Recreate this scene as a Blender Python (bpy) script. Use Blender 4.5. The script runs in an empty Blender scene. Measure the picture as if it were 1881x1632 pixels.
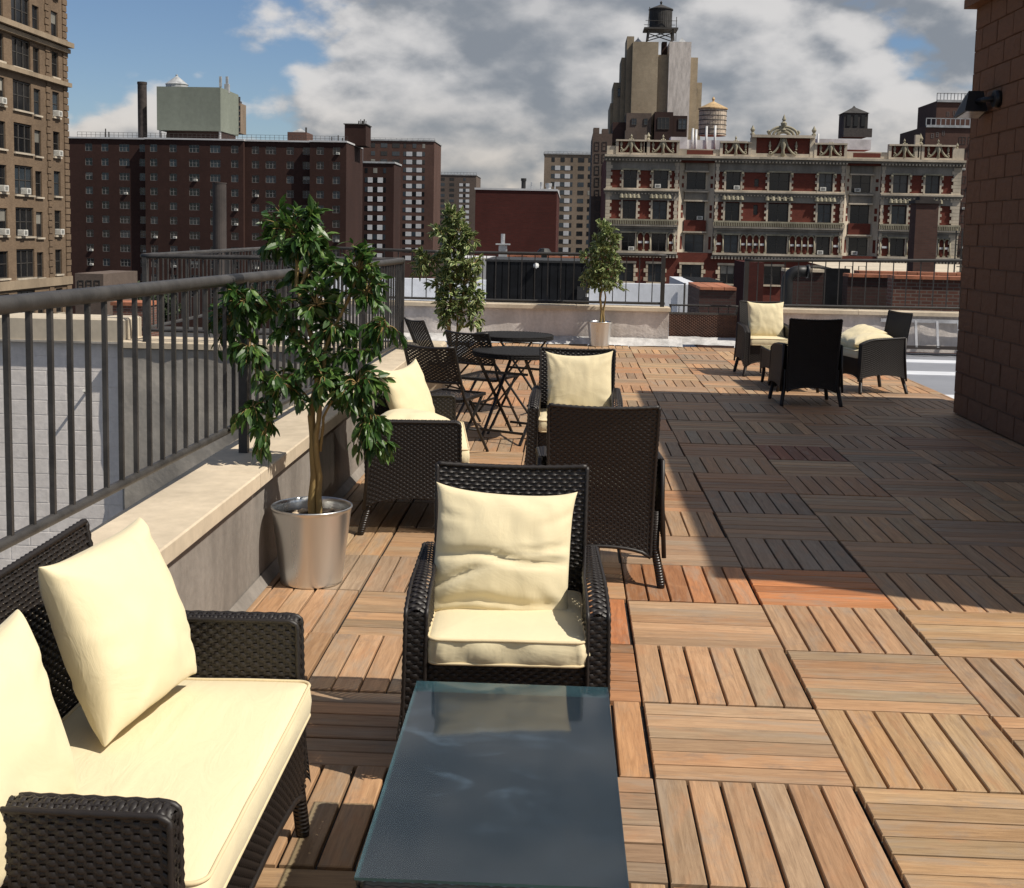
import bpy, math, random
import numpy as np
from mathutils import Vector, Matrix, noise, Quaternion

random.seed(11)
rng = np.random.default_rng(5)
R = math.radians
SC = bpy.context.scene
COL = SC.collection

# ------------------------------------------------------------------ camera
FPX, PPY = 2240.0, 662.0                 # focal length and principal row of the 1881 x 1632 frame
PIT, YAW, ROL = 0.10506, 0.04576, 0.02086
CAM = Vector((-0.2974, -4.2126, 1.6554))


def ray(px, py):
    cr, sr = math.cos(ROL), math.sin(ROL)
    a = (px - 940.5) / FPX
    b = (py - PPY) / FPX
    u = cr * a + sr * b
    v = -sr * a + cr * b
    cp, sp = math.cos(PIT), math.sin(PIT)
    yf = cp + sp * (-v)
    z = -sp + cp * (-v)
    c, s = math.cos(YAW), math.sin(YAW)
    return Vector((c * u - s * yf, s * u + c * yf, z))


def atY(px, py, y):
    d = ray(px, py)
    return CAM + d * ((y - CAM.y) / d.y)


cam_d = bpy.data.cameras.new('camera')
cam = bpy.data.objects.new('camera', cam_d)
COL.objects.link(cam)
SC.camera = cam
fw = ray(940.5, PPY).normalized()
rt = (ray(1040.5, PPY) - ray(840.5, PPY)).normalized()
up = (ray(940.5, PPY - 100) - ray(940.5, PPY + 100)).normalized()
M = Matrix((rt, up, -fw)).transposed().to_4x4()
M.translation = CAM
cam.matrix_world = M
cam_d.sensor_width = 36
cam_d.sensor_fit = 'HORIZONTAL'
cam_d.lens = FPX / 1881 * 36
cam_d.shift_y = (PPY - 816) / 1881
cam_d.clip_start = 0.05
cam_d.clip_end = 6000

# ------------------------------------------------------------------ light
SUN = Vector((0.741, -0.27, 1.0)).normalized()
sun_d = bpy.data.lights.new('sun', 'SUN')
sun_d.energy = 5.0
sun_d.angle = R(0.6)
sun_d.color = (1.0, 0.93, 0.82)
sun = bpy.data.objects.new('sun', sun_d)
sun.rotation_euler = SUN.to_track_quat('Z', 'Y').to_euler()
sun.location = (20, -10, 40)
COL.objects.link(sun)

SC.view_settings.view_transform = 'Standard'
SC.view_settings.look = 'None'
SC.view_settings.gamma = 1
SC.view_settings.use_curve_mapping = False
SC.view_settings.exposure = 0.1

# ------------------------------------------------------------------ node helpers


def nd(nt, typ, **kw):
    n = nt.nodes.new(typ)
    for k, v in kw.items():
        if k == 'ins':
            for kk, vv in v.items():
                if isinstance(vv, bpy.types.NodeSocket):
                    nt.links.new(vv, n.inputs[kk])
                else:
                    n.inputs[kk].default_value = vv
        else:
            setattr(n, k, v)
    return n


def mth(nt, op, a, b=None, c=None, clamp=False):
    n = nt.nodes.new('ShaderNodeMath')
    n.operation = op
    n.use_clamp = clamp
    for i, v in enumerate((a, b, c)):
        if v is None:
            continue
        if isinstance(v, bpy.types.NodeSocket):
            nt.links.new(v, n.inputs[i])
        else:
            n.inputs[i].default_value = v
    return n.outputs[0]


def mixc(nt, fac, a, b, mode='MIX'):
    n = nt.nodes.new('ShaderNodeMix')
    n.data_type = 'RGBA'
    n.blend_type = mode
    for idx, v in ((0, fac), (6, a), (7, b)):
        if isinstance(v, bpy.types.NodeSocket):
            nt.links.new(v, n.inputs[idx])
        elif idx == 0:
            n.inputs[0].default_value = v
        else:
            n.inputs[idx].default_value = (v[0], v[1], v[2], 1)
    return n.outputs[2]


def sstep(nt, x, a, b):
    n = nt.nodes.new('ShaderNodeMapRange')
    n.interpolation_type = 'SMOOTHSTEP'
    n.clamp = True
    for i, v in enumerate((x, a, b)):
        if isinstance(v, bpy.types.NodeSocket):
            nt.links.new(v, n.inputs[i])
        else:
            n.inputs[i].default_value = v
    return n.outputs[0]


def noise_n(nt, vec, scale, detail=4, rough=0.55, dist=0.0):
    n = nd(nt, 'ShaderNodeTexNoise', ins={'Scale': scale, 'Detail': detail, 'Roughness': rough, 'Distortion': dist})
    if vec is not None:
        nt.links.new(vec, n.inputs['Vector'])
    return n.outputs[0]


def mapping(nt, vec, loc=(0, 0, 0), scale=(1, 1, 1)):
    n = nd(nt, 'ShaderNodeMapping', ins={'Vector': vec, 'Location': loc, 'Scale': scale})
    return n.outputs[0]


# ------------------------------------------------------------------ sky
world = bpy.data.worlds.new('World')
SC.world = world
world.use_nodes = True
nt = world.node_tree
for n in list(nt.nodes):
    nt.nodes.remove(n)
out = nd(nt, 'ShaderNodeOutputWorld')
bg = nd(nt, 'ShaderNodeBackground', ins={'Strength': 0.05})
sky = nd(nt, 'ShaderNodeTexSky', sky_type='NISHITA', sun_disc=False, sun_elevation=math.asin(SUN.z),
         sun_rotation=math.atan2(SUN.x, SUN.y), air_density=1.0, dust_density=0.4, ozone_density=1.5)
tc = nd(nt, 'ShaderNodeTexCoord')
d = tc.outputs['Generated']
sep = nd(nt, 'ShaderNodeSeparateXYZ', ins={0: d})
def cloud_field(off):
    v_ = mapping(nt, d, loc=(1.37 + off[0], 0.4, 0.23 + off[1]), scale=(1, 1, 1.75))
    a_ = noise_n(nt, v_, 2.5, 10, 0.56, 0.0)
    w_ = nd(nt, 'ShaderNodeTexVoronoi', feature='F1', ins={'Vector': v_, 'Scale': 7.0, 'Detail': 3.0, 'Roughness': 0.5})
    bl = mth(nt, 'MULTIPLY_ADD', w_.outputs['Distance'], -0.20, 0.10)
    return mth(nt, 'ADD', a_, bl)


n1 = cloud_field((0, 0))
n2 = cloud_field((0.016, 0.030))
big = noise_n(nt, mapping(nt, d, loc=(4.3, 0.2, 1.9), scale=(1, 1, 2.6)), 2.2, 3, 0.5)
# more cloud towards the east (right), clearer to the north-west
bias = mth(nt, 'MULTIPLY', sstep(nt, sep.outputs[0], -0.36, -0.06), 0.24)
cov = mth(nt, 'ADD', n1, mth(nt, 'ADD', bias, mth(nt, 'MULTIPLY', mth(nt, 'SUBTRACT', big, 0.5), 0.20)))
lowb = mth(nt, 'MULTIPLY', sstep(nt, mth(nt, 'ABSOLUTE', sep.outputs[2]), 0.07, 0.0), 0.05)
cov = mth(nt, 'ADD', cov, lowb)
dens = sstep(nt, cov, 0.53, 0.59)
thick = sstep(nt, cov, 0.56, 0.80)
lit = mth(nt, 'MULTIPLY_ADD', mth(nt, 'SUBTRACT', n1, n2), 6.0, 0.55, clamp=True)
lit = mth(nt, 'MULTIPLY', lit, mth(nt, 'SUBTRACT', 1.0, mth(nt, 'MULTIPLY', thick, 0.42)))
warm = sstep(nt, sep.outputs[2], 0.13, 0.0)
bright = mixc(nt, warm, (12.8, 12.5, 12.3), (13.0, 11.5, 9.8))
dark = mixc(nt, warm, (4.5, 4.95, 5.6), (5.4, 5.6, 5.8))
ccol = mixc(nt, sstep(nt, lit, 0.10, 0.85), dark, bright)
nblue = mixc(nt, 1.0, sky.outputs[0], (1.25, 1.38, 1.6), 'MULTIPLY')
fin = mixc(nt, mth(nt, 'MULTIPLY', dens, 0.96), nblue, ccol)
nt.links.new(fin, bg.inputs[0])
nt.links.new(bg.outputs[0], out.inputs[0])

# ------------------------------------------------------------------ materials
MATS = {}


def newmat(name):
    m = bpy.data.materials.new(name)
    m.use_nodes = True
    t = m.node_tree
    b = t.nodes['Principled BSDF']
    MATS[name] = m
    return m, t, b


def setp(b, **kw):
    names = {'col': 'Base Color', 'rough': 'Roughness', 'metal': 'Metallic', 'spec': 'Specular IOR Level', 'coat': 'Coat Weight',
             'sheen': 'Sheen Weight', 'sss': 'Subsurface Weight'}
    for k, v in kw.items():
        i = b.inputs[names[k]]
        if isinstance(v, bpy.types.NodeSocket):
            b.id_data.links.new(v, i)
        elif k == 'col':
            i.default_value = (v[0], v[1], v[2], 1)
        else:
            i.default_value = v


def bump(t, b, h, strength=0.3, dist=0.01):
    n = nd(t, 'ShaderNodeBump', ins={'Height': h, 'Strength': strength, 'Distance': dist})
    t.links.new(n.outputs[0], b.inputs['Normal'])


def simple(name, col, rough=0.6, metal=0.0, var=0.25, scale=6.0, bmp=0.0, spec=0.5):
    m, t, b = newmat(name)
    co = nd(t, 'ShaderNodeTexCoord').outputs['Object']
    n = noise_n(t, co, scale, 5, 0.6)
    c = mixc(t, sstep(t, n, 0.3, 0.7), [x * (1 - var) for x in col], [min(1, x * (1 + var)) for x in col])
    setp(b, col=c, rough=rough, metal=metal, spec=spec)
    if bmp:
        bump(t, b, noise_n(t, co, scale * 6, 4, 0.6), bmp)
    return m


def wallvec(t):
    """brick coordinates that run along any upright wall: (x + y, z)"""
    g = nd(t, 'ShaderNodeNewGeometry')
    s = nd(t, 'ShaderNodeSeparateXYZ', ins={0: g.outputs['Position']})
    c = nd(t, 'ShaderNodeCombineXYZ', ins={0: mth(t, 'ADD', s.outputs[0], s.outputs[1]), 1: s.outputs[2]})
    return c.outputs[0], g.outputs['Position']


def brick(name, c1, c2, mortar, bw=0.22, bh=0.075, ms=0.01, stain=0.35, stain_scale=0.12, rough=0.9):
    m, t, b = newmat(name)
    v, pos = wallvec(t)
    br = nd(t, 'ShaderNodeTexBrick', ins={'Vector': v, 'Color1': (*c1, 1), 'Color2': (*c2, 1), 'Mortar': (*mortar, 1), 'Scale': 1.0,
                                         'Mortar Size': ms, 'Brick Width': bw, 'Row Height': bh, 'Bias': 0.0, 'Mortar Smooth': 0.3})
    n = noise_n(t, mapping(t, pos, scale=(1, 1, 0.45)), stain_scale, 6, 0.65)
    n2 = noise_n(t, pos, 1.3, 4, 0.6)
    f = mth(t, 'MULTIPLY_ADD', sstep(t, n, 0.3, 0.75), stain, 1 - stain * 0.6)
    f = mth(t, 'MULTIPLY', f, mth(t, 'MULTIPLY_ADD', n2, 0.5, 0.75))
    cc = nd(t, 'ShaderNodeCombineXYZ', ins={0: f, 1: f, 2: f}).outputs[0]
    setp(b, col=mixc(t, 1.0, br.outputs[0], cc, 'MULTIPLY'), rough=rough, spec=0.2)
    return m


brick('tan_brick', (0.205, 0.142, 0.088), (0.155, 0.104, 0.064), (0.17, 0.13, 0.1), ms=0.012)
brick('brown_brick', (0.046, 0.020, 0.0155), (0.034, 0.015, 0.012), (0.038, 0.025, 0.022))
brick('brown_brick_b', (0.11, 0.058, 0.045), (0.085, 0.045, 0.036), (0.09, 0.06, 0.05))
brick('grey_brick', (0.14, 0.105, 0.085), (0.11, 0.083, 0.068), (0.11, 0.09, 0.08))
brick('buff_brick', (0.27, 0.2, 0.14), (0.2, 0.15, 0.11), (0.2, 0.17, 0.14))
brick('tower_brick', (0.36, 0.29, 0.20), (0.31, 0.25, 0.17), (0.27, 0.23, 0.18), stain=0.6, stain_scale=0.1)
brick('red_brick', (0.17, 0.036, 0.024), (0.125, 0.028, 0.02), (0.12, 0.06, 0.045), stain=0.3)
brick('dark_red_brick', (0.075, 0.019, 0.015), (0.06, 0.016, 0.013), (0.055, 0.024, 0.02), stain=0.35)
brick('near_brick', (0.16, 0.07, 0.05), (0.10, 0.045, 0.035), (0.16, 0.13, 0.11), bw=0.22, bh=0.075, ms=0.012, stain=0.5, stain_scale=0.4)
brick('dark_brick', (0.06, 0.03, 0.026), (0.045, 0.025, 0.022), (0.05, 0.04, 0.035), stain=0.4)


def stone(name, col, scale=0.6, streak=0.5, rough=0.85, bmp=0.2):
    m, t, b = newmat(name)
    pos = nd(t, 'ShaderNodeNewGeometry').outputs['Position']
    a = noise_n(t, mapping(t, pos, scale=(1, 1, 0.25)), scale, 7, 0.65)
    f = noise_n(t, pos, scale * 12, 5, 0.6)
    k = mth(t, 'MULTIPLY_ADD', sstep(t, a, 0.28, 0.7), streak, 1 - streak * 0.75)
    k = mth(t, 'MULTIPLY', k, mth(t, 'MULTIPLY_ADD', f, 0.4, 0.8))
    cc = nd(t, 'ShaderNodeCombineXYZ', ins={0: k, 1: k, 2: k}).outputs[0]
    setp(b, col=mixc(t, 1.0, col, cc, 'MULTIPLY'), rough=rough, spec=0.25)
    if bmp:
        bump(t, b, mth(t, 'ADD', f, a), bmp, 0.01)
    return m


stone('limestone', (0.50, 0.435, 0.345), 0.5, 0.5)
stone('weathered_stone', (0.23, 0.215, 0.19), 0.6, 0.5)
stone('carved_stone', (0.33, 0.30, 0.22), 0.9, 0.5)
stone('beige_coping', (0.56, 0.47, 0.35), 1.2, 0.35, bmp=0.25)
stone('render_grey', (0.25, 0.225, 0.20), 2.2, 0.5, bmp=0.35)
stone('shaft_grey', (0.36, 0.33, 0.29), 1.3, 0.5, bmp=0.4)
stone('white_paint', (0.80, 0.745, 0.70), 1.5, 0.22, rough=0.7, bmp=0.2)
stone('tan_stone', (0.30, 0.235, 0.165), 0.5, 0.35)
stone('tank_green', (0.19, 0.21, 0.175), 0.1, 0.25)
stone('white_membrane', (0.62, 0.64, 0.68), 0.4, 0.2, rough=0.6, bmp=0)
stone('beige_roof', (0.52, 0.45, 0.35), 0.8, 0.25)
stone('pale_panel', (0.50, 0.50, 0.51), 0.2, 0.2, bmp=0)
simple('roof_grey', (0.2, 0.2, 0.2), 0.9, scale=0.3)
simple('asphalt', (0.05, 0.05, 0.052), 0.9, scale=0.3)
simple('rail_paint', (0.040, 0.037, 0.035), 0.5, scale=7, var=0.35, bmp=0.15)
simple('black_metal', (0.010, 0.0095, 0.0095), 0.5, scale=8)
simple('rail_black', (0.020, 0.018, 0.017), 0.6, scale=8)
simple('table_wicker', (0.010, 0.009, 0.009), 0.75, scale=60, bmp=0.6, spec=0.3)
simple('dark_panel', (0.006, 0.0065, 0.008), 0.85, scale=3, var=0.4, spec=0.15)
simple('stack_iron', (0.035, 0.027, 0.024), 0.8, scale=1.5, var=0.4)
simple('frame_dark', (0.05, 0.045, 0.04), 0.6)
simple('frame_white', (0.16, 0.155, 0.15), 0.6)
simple('ac_white', (0.55, 0.54, 0.50), 0.5, scale=3)
simple('ac_grille', (0.16, 0.16, 0.15), 0.6)
simple('tank_wood', (0.40, 0.34, 0.27), 0.85, scale=1.2, var=0.4)
simple('tank_wood_dark', (0.035, 0.033, 0.032), 0.85, scale=1.2, var=0.3)
simple('tank_roof_tan', (0.42, 0.29, 0.15), 0.7, scale=1.0)
simple('tank_roof_metal', (0.32, 0.33, 0.34), 0.6, scale=1.0)
simple('white_trim', (0.55, 0.55, 0.55), 0.6, scale=0.5)
simple('aluminium', (0.55, 0.55, 0.56), 0.35, metal=0.7, scale=4)
simple('lamp_glass', (0.7, 0.7, 0.68), 0.2)
simple('clip_disc', (0.5, 0.55, 0.58), 0.15)
simple('pebble', (0.42, 0.33, 0.23), 0.8, scale=20, var=0.4)
simple('soil', (0.05, 0.035, 0.025), 0.95, scale=20)
simple('street_green', (0.03, 0.045, 0.018), 0.8, scale=1)
simple('tray_black', (0.012, 0.012, 0.012), 0.7)
simple('terracotta', (0.30, 0.11, 0.055), 0.85, scale=2, var=0.35)


def glass(name, col, rough=0.08):
    m, t, b = newmat(name)
    oi = nd(t, 'ShaderNodeObjectInfo')
    co = nd(t, 'ShaderNodeTexCoord').outputs['Object']
    n = noise_n(t, co, 0.9, 2)
    c = mixc(t, mth(t, 'MULTIPLY', oi.outputs['Random'], n), [x * 0.5 for x in col], [x * 2.0 for x in col])
    setp(b, col=c, rough=rough, spec=0.5)
    return m


glass('pane_dark', (0.012, 0.013, 0.015))
glass('pane_blue', (0.035, 0.045, 0.055))
glass('pane_blind', (0.24, 0.23, 0.20), 0.4)


def weave_mat():
    m, t, b = newmat('wicker')
    co = nd(t, 'ShaderNodeTexCoord').outputs['Object']
    n = noise_n(t, co, 30, 3)
    setp(b, col=mixc(t, n, (0.0075, 0.0055, 0.0047), (0.017, 0.012, 0.0098)), rough=0.5, spec=0.5)
    bump(t, b, noise_n(t, mapping(t, co, scale=(1, 1, 8)), 90, 2), 0.15, 0.002)


weave_mat()
simple('wicker_top', (0.065, 0.090, 0.130), 0.55, scale=25, spec=0.4)  # blue put into the weave colour for the sky mirrored in the table
m, t, b = newmat('wicker_leg')
co = nd(t, 'ShaderNodeTexCoord').outputs['Object']
w = nd(t, 'ShaderNodeTexWave', bands_direction='Z', ins={'Vector': co, 'Scale': 26.0, 'Distortion': 0.3})
setp(b, col=(0.012, 0.0085, 0.007), rough=0.36)
bump(t, b, w.outputs[1], 0.7, 0.004)


def fabric(name, col):
    m, t, b = newmat(name)
    co = nd(t, 'ShaderNodeTexCoord').outputs['Object']
    n = noise_n(t, co, 5, 4)
    wv = nd(t, 'ShaderNodeTexWave', bands_direction='X', ins={'Vector': co, 'Scale': 190.0})
    wv2 = nd(t, 'ShaderNodeTexWave', bands_direction='Z', ins={'Vector': co, 'Scale': 190.0})
    setp(b, col=mixc(t, n, [x * 0.95 for x in col], [min(1, x * 1.04) for x in col]), rough=0.9, spec=0.15, sheen=0.15)
    wr = noise_n(t, mapping(t, co, scale=(1.0, 3.2, 1.6)), 5.0, 4, 0.55, 1.4)
    wr2 = noise_n(t, mapping(t, co, scale=(2.6, 1.0, 1.0)), 9.0, 3, 0.5, 0.8)
    h1 = mth(t, 'MULTIPLY_ADD', mth(t, 'ADD', wr, mth(t, 'MULTIPLY', wr2, 0.35)), 1.0, mth(t, 'MULTIPLY', mth(t, 'ADD', wv.outputs[1], wv2.outputs[1]), 0.012))
    bump(t, b, h1, 0.17, 0.02)
    return m


fabric('cream_fabric', (0.70, 0.605, 0.395))
fabric('cream_piping', (0.64, 0.52, 0.32))

# zinc bucket
m, t, b = newmat('zinc')
co = nd(t, 'ShaderNodeTexCoord').outputs['Object']
n = noise_n(t, mapping(t, co, scale=(1, 1, 0.15)), 14, 4)
setp(b, col=mixc(t, n, (0.60, 0.60, 0.585), (0.76, 0.76, 0.74)), metal=0.95, rough=mth(t, 'MULTIPLY_ADD', n, 0.2, 0.2))

# bark
m, t, b = newmat('bark')
co = nd(t, 'ShaderNodeTexCoord').outputs['Object']
n = noise_n(t, mapping(t, co, scale=(1, 1, 0.2)), 40, 5)
setp(b, col=mixc(t, n, (0.13, 0.085, 0.03), (0.36, 0.25, 0.09)), rough=0.75)
bump(t, b, n, 0.6, 0.01)


def leafmat(name, c_mid, c_edge, k0, k1, gloss=0.35):
    m, t, b = newmat(name)
    uv = nd(t, 'ShaderNodeUVMap')
    s = nd(t, 'ShaderNodeSeparateXYZ', ins={0: uv.outputs[0]})
    pos = nd(t, 'ShaderNodeNewGeometry').outputs['Position']
    n = noise_n(t, pos, 9, 3)
    n2 = noise_n(t, pos, 60, 2)
    edge = mth(t, 'ABSOLUTE', mth(t, 'MULTIPLY_ADD', s.outputs[0], 2.0, -1.0))
    e = sstep(t, mth(t, 'ADD', edge, mth(t, 'MULTIPLY_ADD', n2, 0.9, -0.45)), k0, k1)
    col = mixc(t, e, c_mid, c_edge)
    col = mixc(t, sstep(t, n, 0.35, 0.7), mixc(t, 1.0, col, (0.6, 0.65, 0.6), 'MULTIPLY'), col)
    setp(b, col=col, rough=gloss, spec=0.5)
    tr = nd(t, 'ShaderNodeBsdfTranslucent', ins={'Color': col})
    mx = nd(t, 'ShaderNodeMixShader', ins={0: 0.22, 1: b.outputs[0], 2: tr.outputs[0]})
    t.links.new(mx.outputs[0], t.nodes['Material Output'].inputs[0])
    return m


leafmat('leaf_green', (0.040, 0.098, 0.018), (0.072, 0.150, 0.028), 0.3, 1.1, 0.42)
leafmat('leaf_light', (0.11, 0.20, 0.038), (0.20, 0.30, 0.075), 0.3, 1.1, 0.42)
leafmat('leaf_variegated', (0.075, 0.135, 0.030), (0.50, 0.52, 0.23), 0.40, 0.70, 0.5)


def wood(name, from_attr):
    m, t, b = newmat(name)
    uv = nd(t, 'ShaderNodeUVMap').outputs[0]
    if from_attr:
        tint = nd(t, 'ShaderNodeAttribute', attribute_name='tint').outputs[0]
        v = uv
    else:
        oi = nd(t, 'ShaderNodeObjectInfo')
        tint = oi.outputs['Color']
        off = nd(t, 'ShaderNodeCombineXYZ', ins={0: mth(t, 'MULTIPLY', oi.outputs['Random'], 37.0), 1: mth(t, 'MULTIPLY', oi.outputs['Random'], 91.0)})
        v = nd(t, 'ShaderNodeVectorMath', operation='ADD', ins={0: uv, 1: off.outputs[0]}).outputs[0]
    g1 = noise_n(t, mapping(t, v, scale=(4.0, 62.0, 1)), 1.0, 8, 0.72, 0.8)
    g2 = noise_n(t, mapping(t, v, scale=(2.2, 6.0, 1)), 1.6, 4, 0.6, 0.4)
    g3 = noise_n(t, mapping(t, v, scale=(9.0, 160.0, 1)), 1.0, 3, 0.6)
    blot = noise_n(t, mapping(t, v, scale=(4.0, 5.0, 1)), 1.0, 5, 0.7)
    c = mixc(t, sstep(t, g1, 0.25, 0.75), mixc(t, 1.0, tint, (0.68, 0.63, 0.59), 'MULTIPLY'), mixc(t, 1.0, tint, (1.17, 1.15, 1.13), 'MULTIPLY'))
    c = mixc(t, mth(t, 'MULTIPLY', sstep(t, g2, 0.52, 0.72), 0.5), c, (0.41, 0.205, 0.10))
    gw = noise_n(t, mapping(t, v, scale=(2.0, 9.0, 1)), 1.0, 5, 0.7, 0.5)
    c = mixc(t, mth(t, 'MULTIPLY', sstep(t, gw, 0.48, 0.70), 0.6), c, (0.31, 0.25, 0.19))
    c = mixc(t, mth(t, 'MULTIPLY', sstep(t, blot, 0.56, 0.75), 0.55), c, (0.17, 0.135, 0.11))
    c = mixc(t, mth(t, 'MULTIPLY', sstep(t, g3, 0.56, 0.70), 0.32), c, (0.15, 0.10, 0.065))
    setp(b, col=c, rough=0.62, spec=0.3)
    bump(t, b, mth(t, 'ADD', g1, g3), 0.25, 0.003)
    return m


wood('deck_wood', False)
wood('deck_wood_field', True)

# split faced block
m, t, b = newmat('split_block')
g = nd(t, 'ShaderNodeNewGeometry')
oi = nd(t, 'ShaderNodeObjectInfo')
n = noise_n(t, g.outputs['Position'], 14, 6, 0.7)
k = mixc(t, n, (0.19, 0.098, 0.058), (0.28, 0.152, 0.092))
k = mixc(t, mth(t, 'MULTIPLY', oi.outputs['Random'], 0.25), k, (0.19, 0.11, 0.07))
setp(b, col=k, rough=0.95, spec=0.1)
bump(t, b, noise_n(t, g.outputs['Position'], 45, 6, 0.7), 0.8, 0.02)
simple('block_mortar', (0.23, 0.16, 0.125), 0.95, scale=10)

# coffee table glass: clear pane; dusty film tinted blue to paint in reflected sky
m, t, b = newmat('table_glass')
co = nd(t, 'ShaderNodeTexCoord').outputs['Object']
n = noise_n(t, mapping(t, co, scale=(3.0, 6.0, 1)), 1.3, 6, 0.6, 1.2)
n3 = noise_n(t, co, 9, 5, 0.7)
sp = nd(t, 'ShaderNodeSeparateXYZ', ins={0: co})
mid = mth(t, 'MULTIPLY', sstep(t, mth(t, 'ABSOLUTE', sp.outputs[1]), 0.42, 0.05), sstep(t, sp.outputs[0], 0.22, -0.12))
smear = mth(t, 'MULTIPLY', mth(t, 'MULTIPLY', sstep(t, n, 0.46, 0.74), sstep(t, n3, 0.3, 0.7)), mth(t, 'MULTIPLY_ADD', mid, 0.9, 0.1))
dust_sky = mth(t, 'MULTIPLY_ADD', smear, 0.17, 0.045)
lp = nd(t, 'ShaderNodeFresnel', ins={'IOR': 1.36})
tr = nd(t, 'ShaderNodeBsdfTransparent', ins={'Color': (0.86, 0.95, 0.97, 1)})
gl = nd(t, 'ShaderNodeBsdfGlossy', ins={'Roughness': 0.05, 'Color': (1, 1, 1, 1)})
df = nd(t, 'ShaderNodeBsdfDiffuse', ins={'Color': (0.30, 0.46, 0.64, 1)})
m1 = nd(t, 'ShaderNodeMixShader', ins={0: dust_sky, 1: tr.outputs[0], 2: df.outputs[0]})
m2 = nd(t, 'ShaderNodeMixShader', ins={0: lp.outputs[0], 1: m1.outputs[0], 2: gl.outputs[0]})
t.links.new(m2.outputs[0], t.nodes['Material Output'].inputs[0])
simple('glass_edge', (0.02, 0.06, 0.065), 0.25)

# roof membrane
m, t, b = newmat('roof_membrane')
g = nd(t, 'ShaderNodeNewGeometry').outputs['Position']
n = noise_n(t, g, 1.2, 6, 0.65)
setp(b, col=mixc(t, n, (0.17, 0.18, 0.21), (0.27, 0.28, 0.31)), rough=0.55)
bump(t, b, noise_n(t, g, 7, 4), 0.3, 0.02)
simple('flashing', (0.48, 0.47, 0.46), 0.35, scale=5, var=0.3, bmp=0.5)

# ------------------------------------------------------------------ mesh builder


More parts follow.
